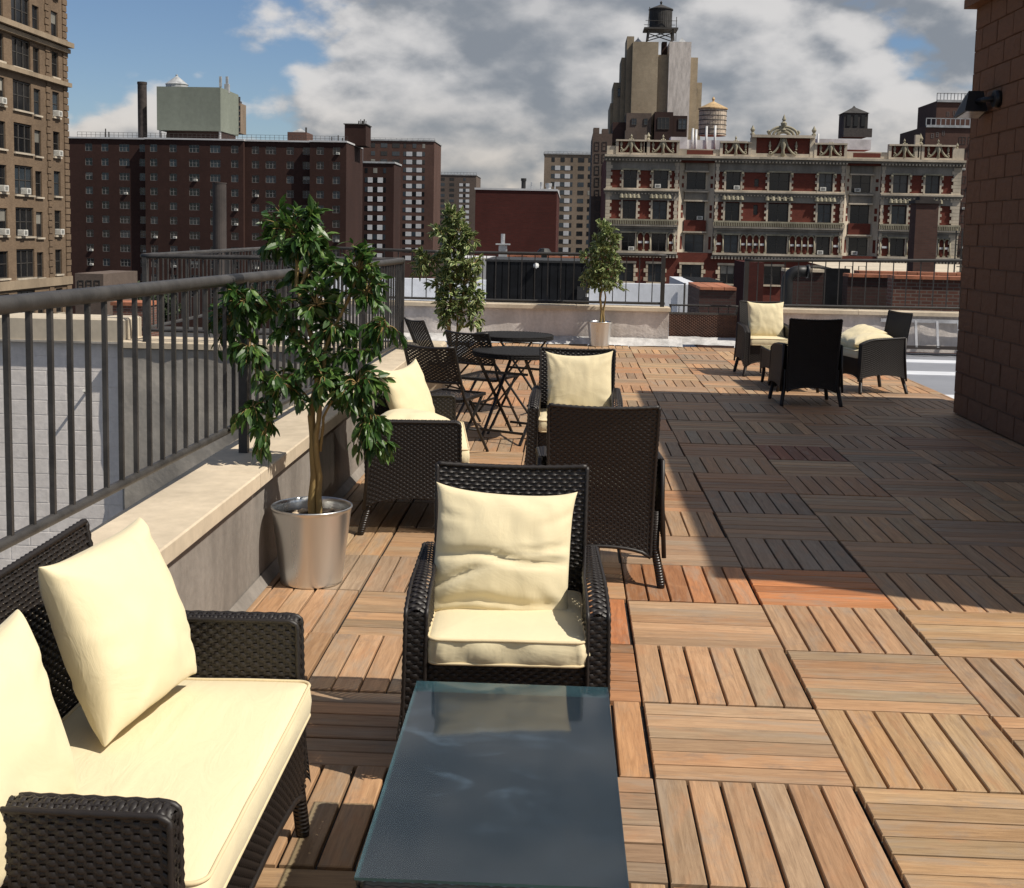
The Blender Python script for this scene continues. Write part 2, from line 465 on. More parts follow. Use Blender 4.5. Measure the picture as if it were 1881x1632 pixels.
class MB:
    def __init__(self):
        self.v = []
        self.f = []
        self.mi = []
        self.sm = []
        self.uv = {}
        self.cur = 0
        self.smooth = False

    def face(self, ids, mi=None, sm=None, uv=None):
        if uv is not None:
            self.uv[len(self.f)] = uv
        self.f.append(tuple(ids))
        self.mi.append(self.cur if mi is None else mi)
        self.sm.append(self.smooth if sm is None else sm)

    def quad(self, a, b, c, d, **k):
        i = len(self.v)
        self.v += [tuple(a), tuple(b), tuple(c), tuple(d)]
        self.face((i, i + 1, i + 2, i + 3), **k)

    def box(self, c, s, rz=0.0, ax=None, bev=0.0):
        """box centred at c with full size s, optionally rotated about z or by a 3x3 matrix"""
        hx, hy, hz = s[0] / 2, s[1] / 2, s[2] / 2
        i = len(self.v)
        if ax is None:
            cr, sr = math.cos(rz), math.sin(rz)
        pts = []
        if bev <= 0:
            for z in (-hz, hz):
                for x, y in ((-hx, -hy), (hx, -hy), (hx, hy), (-hx, hy)):
                    pts.append((x, y, z))
            fs = [(3, 2, 1, 0), (4, 5, 6, 7), (0, 1, 5, 4), (1, 2, 6, 5), (2, 3, 7, 6), (3, 0, 4, 7)]
        else:
            e = bev
            for z, q in ((-hz, 0), (hz - e, 0), (hz, e)):
                for x, y in ((-hx + q, -hy + q), (hx - q, -hy + q), (hx - q, hy - q), (-hx + q, hy - q)):
                    pts.append((x, y, z))
            fs = [(3, 2, 1, 0), (8, 9, 10, 11)]
            for k in (0, 4):
                for j in range(4):
                    fs.append((k + j, k + (j + 1) % 4, k + 4 + (j + 1) % 4, k + 4 + j))
        for x, y, z in pts:
            if ax is not None:
                p = ax @ Vector((x, y, z))
                self.v.append((c[0] + p.x, c[1] + p.y, c[2] + p.z))
            else:
                self.v.append((c[0] + x * cr - y * sr, c[1] + x * sr + y * cr, c[2] + z))
        for q in fs:
            self.face([i + k for k in q], sm=False)

    def bar(self, a, b, w, h=None):
        """square bar from a to b"""
        a, b = Vector(a), Vector(b)
        dz = (b - a)
        L = dz.length
        q = dz.to_track_quat('Z', 'Y').to_matrix()
        self.box((a + b) / 2, (w, h or w, L), ax=q)

    def tube(self, path, r, n=8, cap=True, bead=0.0):
        path = [Vector(p) for p in path]
        if not hasattr(r, '__len__'):
            r = [r] * len(path)
        i0 = len(self.v)
        prev = None
        for k, p in enumerate(path):
            if k == 0:
                t_ = path[1] - p
            elif k == len(path) - 1:
                t_ = p - path[k - 1]
            else:
                t_ = path[k + 1] - path[k - 1]
            t_.normalize()
            if prev is None:
                u = t_.orthogonal().normalized()
            else:
                u = (prev - t_ * prev.dot(t_)).normalized()
            prev = u
            w_ = t_.cross(u)
            rr = r[k] * (1 + (bead if k % 2 else -bead))
            for j in range(n):
                a = 2 * math.pi * j / n
                self.v.append(tuple(p + (u * math.cos(a) + w_ * math.sin(a)) * rr))
        for k in range(len(path) - 1):
            for j in range(n):
                a = i0 + k * n + j
                b_ = i0 + k * n + (j + 1) % n
                self.face((a, b_, b_ + n, a + n), sm=True)
        if cap:
            self.face([i0 + j for j in range(n)][::-1], sm=False)
            e = i0 + (len(path) - 1) * n
            self.face([e + j for j in range(n)], sm=False)

    def beaded(self, path, r, step=0.011, n=6):
        """tube with the small beads of a wrapped cane edge"""
        P = [Vector(p) for p in path]
        q = []
        for a, b_ in zip(P, P[1:]):
            k = max(1, int((b_ - a).length / step))
            for j in range(k):
                q.append(a.lerp(b_, j / k))
        q.append(P[-1])
        self.tube(q, r, n, True, 0.16)

    def lathe(self, prof, c=(0, 0, 0), n=32, a0=0.0):
        i0 = len(self.v)
        for r, z in prof:
            for j in range(n):
                a = a0 + 2 * math.pi * j / n
                self.v.append((c[0] + r * math.cos(a), c[1] + r * math.sin(a), c[2] + z))
        for k in range(len(prof) - 1):
            for j in range(n):
                a = i0 + k * n + j
                b_ = i0 + k * n + (j + 1) % n
                self.face((a, b_, b_ + n, a + n))

    def disc(self, c, r, n=32, flip=False, a0=0.0):
        i0 = len(self.v)
        for j in range(n):
            a = a0 + 2 * math.pi * j / n
            self.v.append((c[0] + r * math.cos(a), c[1] + r * math.sin(a), c[2]))
        ids = list(range(i0, i0 + n))
        self.face(ids[::-1] if flip else ids, sm=False)

    def ngrid(self, A, sm=True):
        """grid surface from array [n, m, 3]"""
        n_, m_ = A.shape[:2]
        i0 = len(self.v)
        self.v += [tuple(p) for p in A.reshape(-1, 3)]
        for a in range(n_ - 1):
            for c in range(m_ - 1):
                i = i0 + a * m_ + c
                self.face((i, i + 1, i + m_ + 1, i + m_), sm=sm)

    def weave(self, P, lu, lv, pitch=0.0132, rod=0.0175, amp=0.0028, fill=0.56, lining=False):
        """flat cane strands woven over upright rods; P(u, v) -> (points, normals) arrays"""
        rows = max(2, int(round(lv / pitch)))
        rods = max(2, int(round(lu / rod)))
        m_ = rods * 3 + 1
        u = np.linspace(0, 1, m_)
        for r in range(rows):
            arr = []
            for kk, (dv, bo) in enumerate(((-fill, -0.0026), (0, 0.0012), (fill, -0.0026))):
                v = np.full(m_, min(max((r + 0.5 + dv) / rows, 0.0), 1.0))
                p, nr = P(u, v)
                off = amp * np.sin(np.pi * (u * rods + r)) + bo
                arr.append(p + nr * off[:, None])
            self.ngrid(np.array(arr))
        if lining:
            g_ = []
            for v_ in np.linspace(0, 1, 7):
                p, nr = P(np.linspace(0, 1, 25), np.full(25, v_))
                g_.append(p - nr * 0.007)
            self.ngrid(np.array(g_))
        # the rods
        for k in range(rods + 1):
            uu = np.full(5, min(max(k / rods, 0.003), 0.997))
            p, nr = P(uu, np.linspace(0, 1, 5))
            q, _ = P(np.clip(uu + 0.0028 / lu, 0, 1), np.linspace(0, 1, 5))
            q2, _ = P(np.clip(uu - 0.0028 / lu, 0, 1), np.linspace(0, 1, 5))
            self.ngrid(np.array([q2, q]))

    def build(self, name, mats, parent=None, kind=None, loc=None, link=True):
        me = self.mesh(name, mats)
        return obj(name, me, parent, kind, loc)

    def mesh(self, name, mats):
        me = bpy.data.meshes.new(name)
        me.from_pydata(self.v, [], self.f)
        if not isinstance(mats, (list, tuple)):
            mats = [mats]
        for m_ in mats:
            me.materials.append(MATS[m_])
        me.polygons.foreach_set('material_index', self.mi)
        me.polygons.foreach_set('use_smooth', self.sm)
        if self.uv:
            ul = me.uv_layers.new(name='UVMap')
            data = np.zeros((len(me.loops), 2))
            k = 0
            for i, f in enumerate(self.f):
                if i in self.uv:
                    data[k:k + len(f)] = self.uv[i]
                k += len(f)
            ul.data.foreach_set('uv', data.ravel())
        me.update()
        return me


def obj(name, me, parent=None, kind=None, loc=None, rz=0.0):
    o = bpy.data.objects.new(name, me)
    COL.objects.link(o)
    if parent is not None:
        o.parent = parent
    if kind:
        o['kind'] = kind
    if loc is not None:
        o.location = loc
    if rz:
        o.rotation_euler = (0, 0, rz)
    return o


def tag(o, label, cat, group=None):
    o['label'] = label
    o['category'] = cat
    o['kind'] = 'thing'
    if group:
        o['group'] = group
    return o


def thing(name, label, cat, loc=(0, 0, 0), rz=0.0, group=None):
    o = bpy.data.objects.new(name, None)
    o.empty_display_size = 0.1
    COL.objects.link(o)
    o.location = loc
    o.rotation_euler = (0, 0, rz)
    return tag(o, label, cat, group)


def dup(root, label, loc, rz=0.0, group=None):
    r = root.copy()
    COL.objects.link(r)
    r.location = loc
    r.rotation_euler = (0, 0, rz)
    r['label'] = label
    if group:
        r['group'] = group
    for ch in list(root.children):
        c = ch.copy()
        COL.objects.link(c)
        c.parent = r
        for g_ in list(ch.children):
            d_ = g_.copy()
            COL.objects.link(d_)
            d_.parent = c
    return r


# ================================================================== SETTING
T = 0.61
mb = MB()
mb.quad((-3000, -400, -18), (3000, -400, -18), (3000, 3500, -18), (-3000, 3500, -18))
mb.build('ground', 'asphalt', kind='structure')

# our roof: slab under the deck
mb = MB()
mb.box((1.75, 2.0, -0.45), (7.0, 25.0, 0.7))
mb.box((-3.2, 11.05, -0.45), (2.88, 6.7, 0.7))
mb.box((8.25, 2.0, -0.45), (5.96, 25.0, 0.7))
mb.build('roof', 'roof_grey', kind='structure')
mb = MB()
mb.box((7.4, 2.0, -0.066), (7.2, 24.9, 0.04))
mb.box((-3.2, 11.05, -0.066), (2.8, 6.6, 0.04))
mo = mb.build('roof_membrane', 'roof_membrane', kind='structure')
for yy in (11.55, 9.15, 13.1, 6.8):
    k = MB()
    k.box((7.4, yy, -0.042), (7.1, 0.42, 0.012))
    k.build('membrane_seam', 'white_membrane', mo)

# ------------------------------------------------------------------ the deck
NX0, NX1 = -3, 6        # tiles in x: from -1.69 (cut) to 3.79
NY0, NY1 = -5, 23
XW, XE = -1.69, 3.79
deck_mb = MB()
deck_mb.box(((XW + XE) / 2, (NY0 * T + 14.02) / 2, -0.038), (XE - XW, 14.02 - NY0 * T, 0.02))
deck = deck_mb.build('deck', 'tray_black', kind='structure')
pal = [((0.425, 0.295, 0.182), 5), ((0.39, 0.278, 0.182), 4), ((0.465, 0.335, 0.205), 3), ((0.43, 0.26, 0.148), 2.0), ((0.345, 0.258, 0.182), 2.4), ((0.37, 0.21, 0.125), 0.5)]
pw = np.array([p[1] for p in pal])
pw = pw / pw.sum()


def tile_base(i, j):
    if (i, j) == (1, 2):
        return (0.46, 0.21, 0.09)
    if (i, j) in ((0, 2), (-1, 0)):
        return (0.43, 0.22, 0.11)
    if (i, j) == (-1, 1):
        return (0.42, 0.20, 0.10)
    if (i, j) == (2, 8):
        return (0.24, 0.10, 0.06)
    if (i, j) in ((1, 5), (1, 3)):
        return (0.31, 0.245, 0.185)
    if (i, j) in ((0, 0), (0, -1), (1, 1), (0, 1)):
        return (0.42, 0.30, 0.195)
    if (i, j) in ((1, -1), (1, -2), (2, 1)):
        return (0.44, 0.31, 0.18)
    return pal[rng.choice(len(pal), p=pw)][0]


def slat_mesh(L, W, h=0.022):
    k = MB()
    e = 0.003
    ring = []
    for z, q in ((-h, 0), (-e, 0), (0, e)):
        for x, y in ((-L / 2 + q, -W / 2 + q), (L / 2 - q, -W / 2 + q), (L / 2 - q, W / 2 - q), (-L / 2 + q, W / 2 - q)):
            k.v.append((x, y, z))
    uvf = lambda ids: [(k.v[i][0], k.v[i][1] + k.v[i][2]) for i in ids]
    for ids in [(8, 9, 10, 11)] + [(s + j, s + (j + 1) % 4, s + 4 + (j + 1) % 4, s + 4 + j) for s in (0, 4) for j in range(4)]:
        k.face(ids, uv=uvf(ids))
    return k.mesh('slat', 'deck_wood')


GAP = 0.009
SW = (T - 0.006) / 6
tiles = []
for i in range(NX0, NX1 + 1):
    for j in range(NY0, NY1):
        x0, x1 = max(i * T, XW), min((i + 1) * T, XE)
        y0, y1 = j * T, min((j + 1) * T, 14.02)
        if x1 - x0 < 0.05 or y1 - y0 < 0.05:
            continue
        # inside the stair bulkhead there is no deck
        if x0 > 3.42 and -1 < y0 < 7.6 and x0 > 3.42:
            continue
        cx, cy = (x0 + x1) / 2, (y0 + y1) / 2
        # size in the picture decides which tiles get single slats
        dist = math.hypot(cx - CAM.x, cy - CAM.y)
        pxx = (cx - CAM.x + (cy - CAM.y) * YAW) / max(0.1, cy - CAM.y) * FPX + 940
        vis = cy > -2.1 and -40 < pxx < 1990
        under = (cx < -0.9 and cy < -0.9) or (-0.7 < cx < -0.2 and cy < -0.2)
        tiles.append((dist + (0 if vis else 100) + (1.2 if under else 0), i, j, x0, x1, y0, y1))
tiles.sort()
near = set((t_[1], t_[2]) for t_ in tiles[:50])
slat_cache = {}
field = MB()
ftint = []
Z = 0.0
tray_cache = {}
for (_, i, j, x0, x1, y0, y1) in tiles:
    horiz = (i + j) % 2 == 1      # slats running along x
    # the column beside the wall is laid with boards running away from the camera
    if i == -3:
        horiz = False
    base = np.array(tile_base(i, j))
    tile_z = Z + rng.normal(0, 0.0012)
    isnear = (i, j) in near
    key = (round(x1 - x0, 3), round(y1 - y0, 3))
    if key not in tray_cache:
        k = MB()
        k.box((0, 0, 0), (x1 - x0 - 0.006, y1 - y0 - 0.006, 0.008))
        tray_cache[key] = k.mesh('tile_tray', 'tray_black')
    tile = obj('deck_tile', tray_cache[key], deck, loc=((x0 + x1) / 2, (y0 + y1) / 2, -0.0238))
    for s_ in range(6):
        if horiz:
            ya = j * T + 0.003 + s_ * SW
            yb = ya + SW - GAP * (0.75 + 0.5 * rng.random())
            yb = min(yb, y1)
            if yb - ya < 0.02:
                continue
            L, W, cx, cy, rz = x1 - x0 - 0.006, yb - ya, (x0 + x1) / 2, (ya + yb) / 2, 0.0
        else:
            xa = i * T + 0.003 + s_ * SW
            xb = xa + SW - GAP * (0.75 + 0.5 * rng.random())
            xa, xb = max(xa, x0), min(xb, x1)
            if xb - xa < 0.02:
                continue
            L, W, cx, cy, rz = y1 - y0 - 0.006, xb - xa, (xa + xb) / 2, (y0 + y1) / 2, math.pi / 2
        tint = np.clip(base * np.array([0.93, 0.85, 0.78]) * (1 + rng.normal(0, 0.13)) * (1 + rng.normal(0, 0.055) * np.array([1.0, 0.0, -0.8])), 0.02, 0.8)
        zz = tile_z + rng.normal(0, 0.0007)
        if isnear:
            key = (round(L, 2), round(W, 3))
            if key not in slat_cache:
                slat_cache[key] = slat_mesh(key[0], key[1])
            o = obj('slat', slat_cache[key], tile, loc=(cx - tile.location.x, cy - tile.location.y, zz - tile.location.z), rz=rz + rng.normal(0, 0.0012))
            o.color = (*tint, 1)
        else:
            hx, hy = (L / 2, W / 2) if horiz else (W / 2, L / 2)
            b0 = len(field.v)
            e = 0.002
            for z, q in ((zz - 0.022, 0), (zz - e, 0), (zz, e)):
                for sx, sy in ((-1, -1), (1, -1), (1, 1), (-1, 1)):
                    field.v.append((cx + sx * (hx - q), cy + sy * (hy - q), z))
            ou, ov = rng.random() * 40, rng.random() * 90
            for ids in [(8, 9, 10, 11)] + [(s + q, s + (q + 1) % 4, s + 4 + (q + 1) % 4, s + 4 + q) for s in (0, 4) for q in range(4)]:
                ids = [b0 + q for q in ids]
                uvs = []
                for q in ids:
                    vx, vy = field.v[q][0] - cx, field.v[q][1] - cy
                    uvs.append((vx + ou, vy + ov) if horiz else (vy + ou, vx + ov))
                field.face(ids, uv=uvs)
                ftint.append(tint)
fo = field.build('slat_field', 'deck_wood_field', deck, kind='stuff')
at_ = fo.data.attributes.new('tint', 'FLOAT_COLOR', 'FACE')
at_.data.foreach_set('color', np.c_[np.array(ftint), np.ones(len(ftint))].astype(np.float32).ravel())

# ------------------------------------------------------------------ left parapet


def rough_wall(mb_, p0, p1, z0, z1, nu, nv, amp, seed, nrm):
    """slightly uneven rendered wall face"""
    A = np.zeros((nv, nu, 3))
    for a in range(nv):
        for c in range(nu):
            u = c / (nu - 1)
            q = Vector(p0).lerp(Vector(p1), u)
            z = z0 + (z1 - z0) * a / (nv - 1)
            dd = amp * noise.fractal(Vector((q.x * 2.1 + seed, q.y * 2.1, z * 3)), 1.0, 2.0, 4)
            A[a, c] = (q.x + nrm[0] * dd, q.y + nrm[1] * dd, z)
    mb_.ngrid(A)


pw_ = thing('parapet_wall', 'long low grey rendered parapet along the left edge of the deck', 'wall', (0, 0, 0))
mb = MB()
mb.box((-1.86, 1.6, 0.235), (0.30, 11.2, 0.47))
rough_wall(mb, (-1.694, 7.2, 0), (-1.694, -4.0, 0), 0.0, 0.49, 120, 8, 0.008, 3, (1, 0))
mb.build('wall', 'render_grey', pw_)
ys = [-4.0, -1.35, 1.1, 3.6, 5.9, 7.2]
for a, c in zip(ys, ys[1:]):
    k = MB()
    k.box((-1.825, (a + c) / 2, 0.525), (0.34, c - a - 0.006, 0.068), bev=0.006)
    k.build('coping_stone', 'beige_coping', pw_)
k = MB()
k.quad((-1.689, -3, 0.05), (-1.655, -3, 0.004), (-1.655, 7.2, 0.004), (-1.689, 7.2, 0.05))
k.build('flashing', 'render_grey', pw_)
# rounded end block
eb = thing('concrete_block', 'square concrete pier at the far end of the left parapet', 'pier', (-1.72, 7.0, 0))
k = MB()
k.box((0, 0.2, 0.30), (0.52, 0.42, 0.60), bev=0.02)
k.build('block', 'beige_coping', eb)

# ------------------------------------------------------------------ railings


def railing(name, label, p0, p1, top0, top1, bot0, bot1, step, rt_, rb, bw, posts, pw2, post_z, group=None, mat='rail_paint'):
    th = thing(name, label, 'railing', (0, 0, 0), 0, group)
    p0, p1 = Vector(p0), Vector(p1)
    L = (p1 - p0).length
    k = MB()
    a = Vector((p0.x, p0.y, top0))
    b_ = Vector((p1.x, p1.y, top1))
    k.tube([a.lerp(b_, q / 24) for q in range(25)], rt_, 12)
    k.build('top_rail', mat, th)
    k = MB()
    a2 = Vector((p0.x, p0.y, bot0))
    b2 = Vector((p1.x, p1.y, bot1))
    k.tube([a2.lerp(b2, q / 24) for q in range(25)], rb, 10)
    k.build('bottom_rail', mat, th)
    n_ = int(L / step)
    pr = [q / L for q in posts]
    for q in range(1, n_):
        u = q / n_
        if any(abs(u - z) * L < 0.05 for z in pr):
            continue
        A = a2.lerp(b2, u)
        B = a.lerp(b_, u)
        k = MB()
        k.bar((A.x, A.y, A.z), (B.x, B.y, B.z - rt_ * 0.6), bw)
        k.build('baluster', mat, th)
    for q in posts:
        u = q / L
        B = a.lerp(b_, u)
        k = MB()
        k.box((B.x, B.y, (post_z + B.z - rt_ * 0.5) / 2), (pw2, pw2, B.z - rt_ * 0.5 - post_z), rz=math.atan2((p1 - p0).y, (p1 - p0).x))
        k.build('post', mat, th)
    return th


railing('railing', 'long dark pipe railing on the coping beside the near sofa', (-1.86, -3.2, 0), (-1.86, 7.15, 0), 1.442, 1.362, 0.80, 0.60, 0.142, 0.027, 0.017, 0.0155,
        [1.2, 4.78, 8.2, 10.33], 0.042, 0.555)
railing('railing', 'black roof railing behind the two round table trees along the far wall', (-2.2, 14.2, 0), (1.14, 14.2, 0), 1.328, 1.345, 0.618, 0.626, 0.196, 0.024, 0.02, 0.014,
        [0.03, 3.30], 0.06, 0.55, None, 'rail_black')
railing('railing', 'black roof railing behind the armchair group at the right', (2.31, 14.2, 0), (5.9, 14.2, 0), 1.30, 1.375, 0.635, 0.66, 0.196, 0.024, 0.02, 0.014,
        [0.03, 3.55], 0.065, 0.55, None, 'rail_black')
railing('railing', 'dark railing crossing the light shaft behind the near tree', (-4.44, 7.45, 0), (-1.89, 7.45, 0), 1.345, 1.362, 0.63, 0.62, 0.15, 0.024, 0.018, 0.014,
        [0.03, 2.5], 0.045, 0.5)
railing('railing', 'dark railing running back from the light shaft corner', (-4.47, 7.55, 0), (-4.47, 13.6, 0), 1.345, 1.36, 0.63, 0.63, 0.15, 0.024, 0.018, 0.014,
        [3.0, 6.0], 0.045, 0.5)
railing('railing', 'dark roof railing along the far edge of the left roof', (-4.40, 14.2, 0), (-2.25, 14.2, 0), 1.36, 1.33, 0.63, 0.62, 0.196, 0.024, 0.018, 0.014,
        [0.05, 2.1], 0.045, 0.5, None, 'rail_black')
railing('stair_railing', 'low black stair rail in the gap between the far walls', (1.22, 14.35, 0), (2.26, 14.35, 0), 0.60, 0.60, 0.45, 0.45, 0.13, 0.014, 0.01, 0.012,
        [0.02, 1.02], 0.03, 0.2, None, 'rail_black')

# ------------------------------------------------------------------ light shaft walls at left
sw = thing('shaft_wall', 'grey stucco wall of the light shaft behind the railing', 'wall', (0, 0, 0))
k = MB()
k.box((-3.23, 7.66, -4.0), (2.82, 0.40, 8.9))
rough_wall(k, (-4.64, 7.45, 0), (-1.95, 7.45, 0), -3.0, 0.44, 40, 40, 0.02, 9, (0, -1))
k.build('wall', 'shaft_grey', sw)
k = MB()
k.box((-3.25, 7.70, 0.485), (2.86, 0.56, 0.07), bev=0.015)
k.build('coping', 'beige_coping', sw)
ww = thing('shaft_wall', 'white painted block wall left of the grey shaft wall', 'wall', (0, 0, 0))
k = MB()
k.box((-7.2, 7.75, -4.0), (5.10, 0.40, 8.96))
k.build('backing', 'white_paint', ww)
# painted blocks, each a piece with soft joints
vmesh = []
for q in range(6):
    k = MB()
    A = np.zeros((5, 7, 3))
    for a in range(5):
        for c in range(7):
            x = (-0.1975, -0.188, -0.12, 0.0, 0.12, 0.188, 0.1975)[c]
            z = (-0.0725, -0.064, 0.0, 0.064, 0.0725)[a]
            edge = max(abs(x) / 0.1975, abs(z) / 0.0725)
            y = -0.0022 + (0.0012 if edge > 0.97 else 0) + 0.003 * noise.noise(Vector((x * 9 + q * 7, z * 14, q)))
            A[a, c] = (x * 1.008, y, z * 1.012)
    k.ngrid(A, sm=False)
    vmesh.append(k.mesh('block', 'white_paint'))
for r in range(20):
    z = 0.41 - 0.148 * r
    off = 0.2 if r % 2 else 0.0
    for c in range(10):
        x = -4.845 - 0.40 * c + off
        if c == 0 and off:
            continue
        obj('block', random.choice(vmesh), ww, loc=(x, 7.548, z))
k = MB()
k.tube([(-4.655, 7.52, 0.45 - q * 0.3) for q in range(14)], 0.03, 8)
k.build('corner_bead', 'shaft_grey', ww)
k = MB()
k.box((-7.2, 7.72, 0.615), (5.14, 0.46, 0.23), bev=0.02)
k.build('coping', 'beige_roof', ww)
k = MB()
k.box((-6.35, 7.487, 0.49), (3.45, 0.02, 0.02))
k.build('drip_edge', 'shaft_grey', ww)
k = MB()
k.tube([(-5.05, 7.54, -0.02), (-5.02, 7.42, 0.02)], 0.014, 8)
k.build('drain_pipe', 'ac_white', ww)

# ------------------------------------------------------------------ far parapets


def parapet(label, x0, x1, y, zt):
    p = thing('parapet_wall', label, 'wall', (0, 0, 0))
    k_ = MB()
    k_.box(((x0 + x1) / 2, y + 0.16, (zt - 0.06) / 2), (x1 - x0, 0.28, zt - 0.06))
    n_ = int((x1 - x0) * 9)
    rough_wall(k_, (x0, y, 0), (x1, y, 0), 0.0, zt - 0.05, n_, 8, 0.028, x0, (0, -1))
    k_.build('wall', 'render_light', p)
    xs = np.linspace(x0 - 0.02, x1 + 0.02, max(2, int((x1 - x0) / 1.4) + 1))
    for a_, c_ in zip(xs, xs[1:]):
        k_ = MB()
        k_.box(((a_ + c_) / 2, y + 0.15, zt - 0.03), (c_ - a_ - 0.005, 0.42, 0.06), bev=0.006)
        k_.build('coping_stone', 'beige_coping', p)
    return p


stone('render_light', (0.62, 0.565, 0.52), 2.0, 0.4, bmp=0.6)
pa = parapet('low grey rendered wall at the far end behind the small tree', -4.4, 1.2, 14.08, 0.575)
k = MB()
A = np.zeros((5, 60, 3))
for a in range(5):
    for c in range(60):
        x = -4.4 + 5.8 * c / 59
        w_ = noise.noise(Vector((x * 2.4, a * 0.7, 5)))
        A[a, c] = (x, 14.06 - 0.05 * a + 0.02 * w_, 0.11 - 0.024 * a + 0.014 * w_)
k.ngrid(A)
k.build('flashing', 'flashing', pa)
pb = parapet('low grey wall with ladder against it behind the armchairs at right', 2.32, 9.0, 14.08, 0.60)
k = MB()
A = np.zeros((5, 60, 3))
for a in range(5):
    for c in range(60):
        x = 2.3 + 1.6 * c / 59
        w_ = noise.noise(Vector((x * 3, a * 0.7, 8)))
        A[a, c] = (x, 14.06 - 0.05 * a + 0.02 * w_, 0.10 - 0.022 * a + 0.014 * w_)
k.ngrid(A)
k.build('flashing', 'flashing', pb)
gp = thing('woven_screen', 'brown woven screen filling the gap between the far walls', 'screen', (1.72, 14.3, 0))
k = MB()


def Pg(u, v):
    p = np.stack([-0.50 + 1.02 * u, np.zeros_like(u), 0.10 + 0.37 * v], 1)
    return p, np.tile(np.array([[0, -1.0, 0]]), (len(u), 1))


k.weave(Pg, 1.02, 0.37, 0.021, 0.03, 0.005)
simple('brown_weave', (0.075, 0.035, 0.022), 0.6)
k.build('mat', 'brown_weave', gp)
k = MB()
k.bar((-0.50, 0.01, 0.48), (0.52, 0.01, 0.48), 0.03)
k.build('top_bar', 'frame_dark', gp)
k = MB()
A = np.zeros((4, 24, 3))
for a in range(4):
    for c in range(24):
        x = -0.55 + 1.15 * c / 23
        w_ = noise.noise(Vector((x * 4, a, 2)))
        A[a, c] = (x, -0.05 - 0.1 * a + 0.03 * w_, 0.13 - 0.03 * a + 0.02 * w_)
k.ngrid(A)
k.build('flashing', 'flashing', gp)

# ladder lying on its side against the right wall
ld = thing('ladder', 'aluminium ladder lying on its side against the right far wall', 'ladder', (4.55, 13.93, 0))
for z, dy in ((0.47, 0.06), (0.09, -0.06)):
    k = MB()
    k.box((0.85, dy, z), (2.2, 0.03, 0.05))
    k.build('side_rail', 'aluminium' if z > 0.2 else 'stack_iron', ld)
for q in range(7):
    k = MB()
    k.bar((-0.05 + 0.31 * q, 0.06, 0.47), (-0.05 + 0.31 * q, -0.06, 0.09), 0.035)
    k.build('rung', 'aluminium', ld)

# ------------------------------------------------------------------ stair bulkhead of split-face block
bk = thing('stair_bulkhead', 'tall brown split faced block stair house along the right edge', 'building', (0, 0, 0))
BX, BY0, BY1, BZ = 3.43, 0.62, 7.62, 3.82
k = MB()
k.box((BX + 1.508, (BY0 + BY1) / 2, BZ / 2), (3.0, BY1 - BY0, BZ - 0.02))
k.build('wall', 'block_mortar', bk)
blocks = []
for q in range(8):
    k = MB()
    n_, m_ = 5, 8
    A = np.zeros((n_, m_, 3))
    for a in range(n_):
        for c in range(m_):
            y = -0.199 + 0.398 * c / (m_ - 1)
            z = -0.098 + 0.196 * a / (n_ - 1)
            e = (a in (0, n_ - 1)) or (c in (0, m_ - 1))
            x = -0.002 if e else -0.007 + 0.007 * noise.noise(Vector((y * 12 + q * 3.1, z * 14, q * 5.7)))
            A[a, c] = (x, -y, z)
    k.ngrid(A, sm=False)
    # reveal edges back to the mortar
    for (ya, yb, za, zb) in ((-0.196, 0.196, 0.096, 0.096), (-0.196, 0.196, -0.096, -0.096)):
        k.quad((-0.006, ya, za), (-0.006, yb, zb), (0.03, yb, zb), (0.03, ya, za))
    for ya in (-0.196, 0.196):
        k.quad((-0.006, ya, -0.096), (-0.006, ya, 0.096), (0.03, ya, 0.096), (0.03, ya, -0.096))
    blocks.append(k.mesh('block', 'split_block'))
rest = MB()
for r in range(19):
    off = 0.2 if r % 2 else 0.0
    n_ = 18
    for c in range(n_):
        y = BY1 - 0.2 - 0.4 * c + (0.0 if not off else off)
        z = 0.11 + 0.2 * r
        if y > BY1 - 0.1:
            y = BY1 - 0.1
            o_y = True
            if c:
                continue
        else:
            o_y = False
        if y - 0.2 < BY0 - 0.05:
            continue
        me = random.choice(blocks)
        if y > 4.0:
            o = obj('block', me, bk, loc=(BX + 0.002 + rng.normal(0, 0.002), y, z))
            if o_y:
                o.scale = (1, 0.5, 1)
        else:
            i0 = len(rest.v)
            rest.v += [(v.co.x + BX + 0.002, v.co.y + y, v.co.z + z) for v in me.vertices]
            for p in me.polygons:
                rest.face([i0 + q for q in p.vertices])
rest.build('block_courses', 'split_block', bk, kind='stuff')
k = MB()
k.box((BX + 1.47, (BY0 + BY1) / 2, BZ + 0.035), (3.16, BY1 - BY0 + 0.08, 0.09), bev=0.01)
k.build('cap_stone', 'split_block', bk)
fl = thing('floodlight', 'black floodlight with round mount on the brown block wall', 'lamp', (BX - 0.02, 6.85, 2.90))
k = MB()
k.tube([(0.02, 0, 0), (-0.035, 0, 0)], 0.075, 16)
k.build('mount', 'black_metal', fl)
k = MB()
k.tube([(-0.02, 0, 0), (-0.09, 0.05, 0.0), (-0.12, 0.16, -0.005)], 0.024, 8)
k.build('arm', 'black_metal', fl)
k = MB()
v0 = [(-0.06, 0.20, 0.09), (-0.19, 0.20, 0.09), (-0.19, 0.34, 0.04), (-0.06, 0.34, 0.04), (-0.03, 0.15, -0.09), (-0.23, 0.15, -0.09), (-0.25, 0.42, -0.13), (-0.01, 0.42, -0.13)]
k.v += v0
for ids in ((0, 1, 2, 3), (7, 6, 5, 4), (0, 4, 5, 1), (1, 5, 6, 2), (2, 6, 7, 3), (3, 7, 4, 0)):
    k.face(ids)
k.build('housing', 'black_metal', fl)
k = MB()
k.quad((-0.05, 0.17, -0.095), (-0.21, 0.17, -0.095), (-0.225, 0.40, -0.133), (-0.03, 0.40, -0.133))
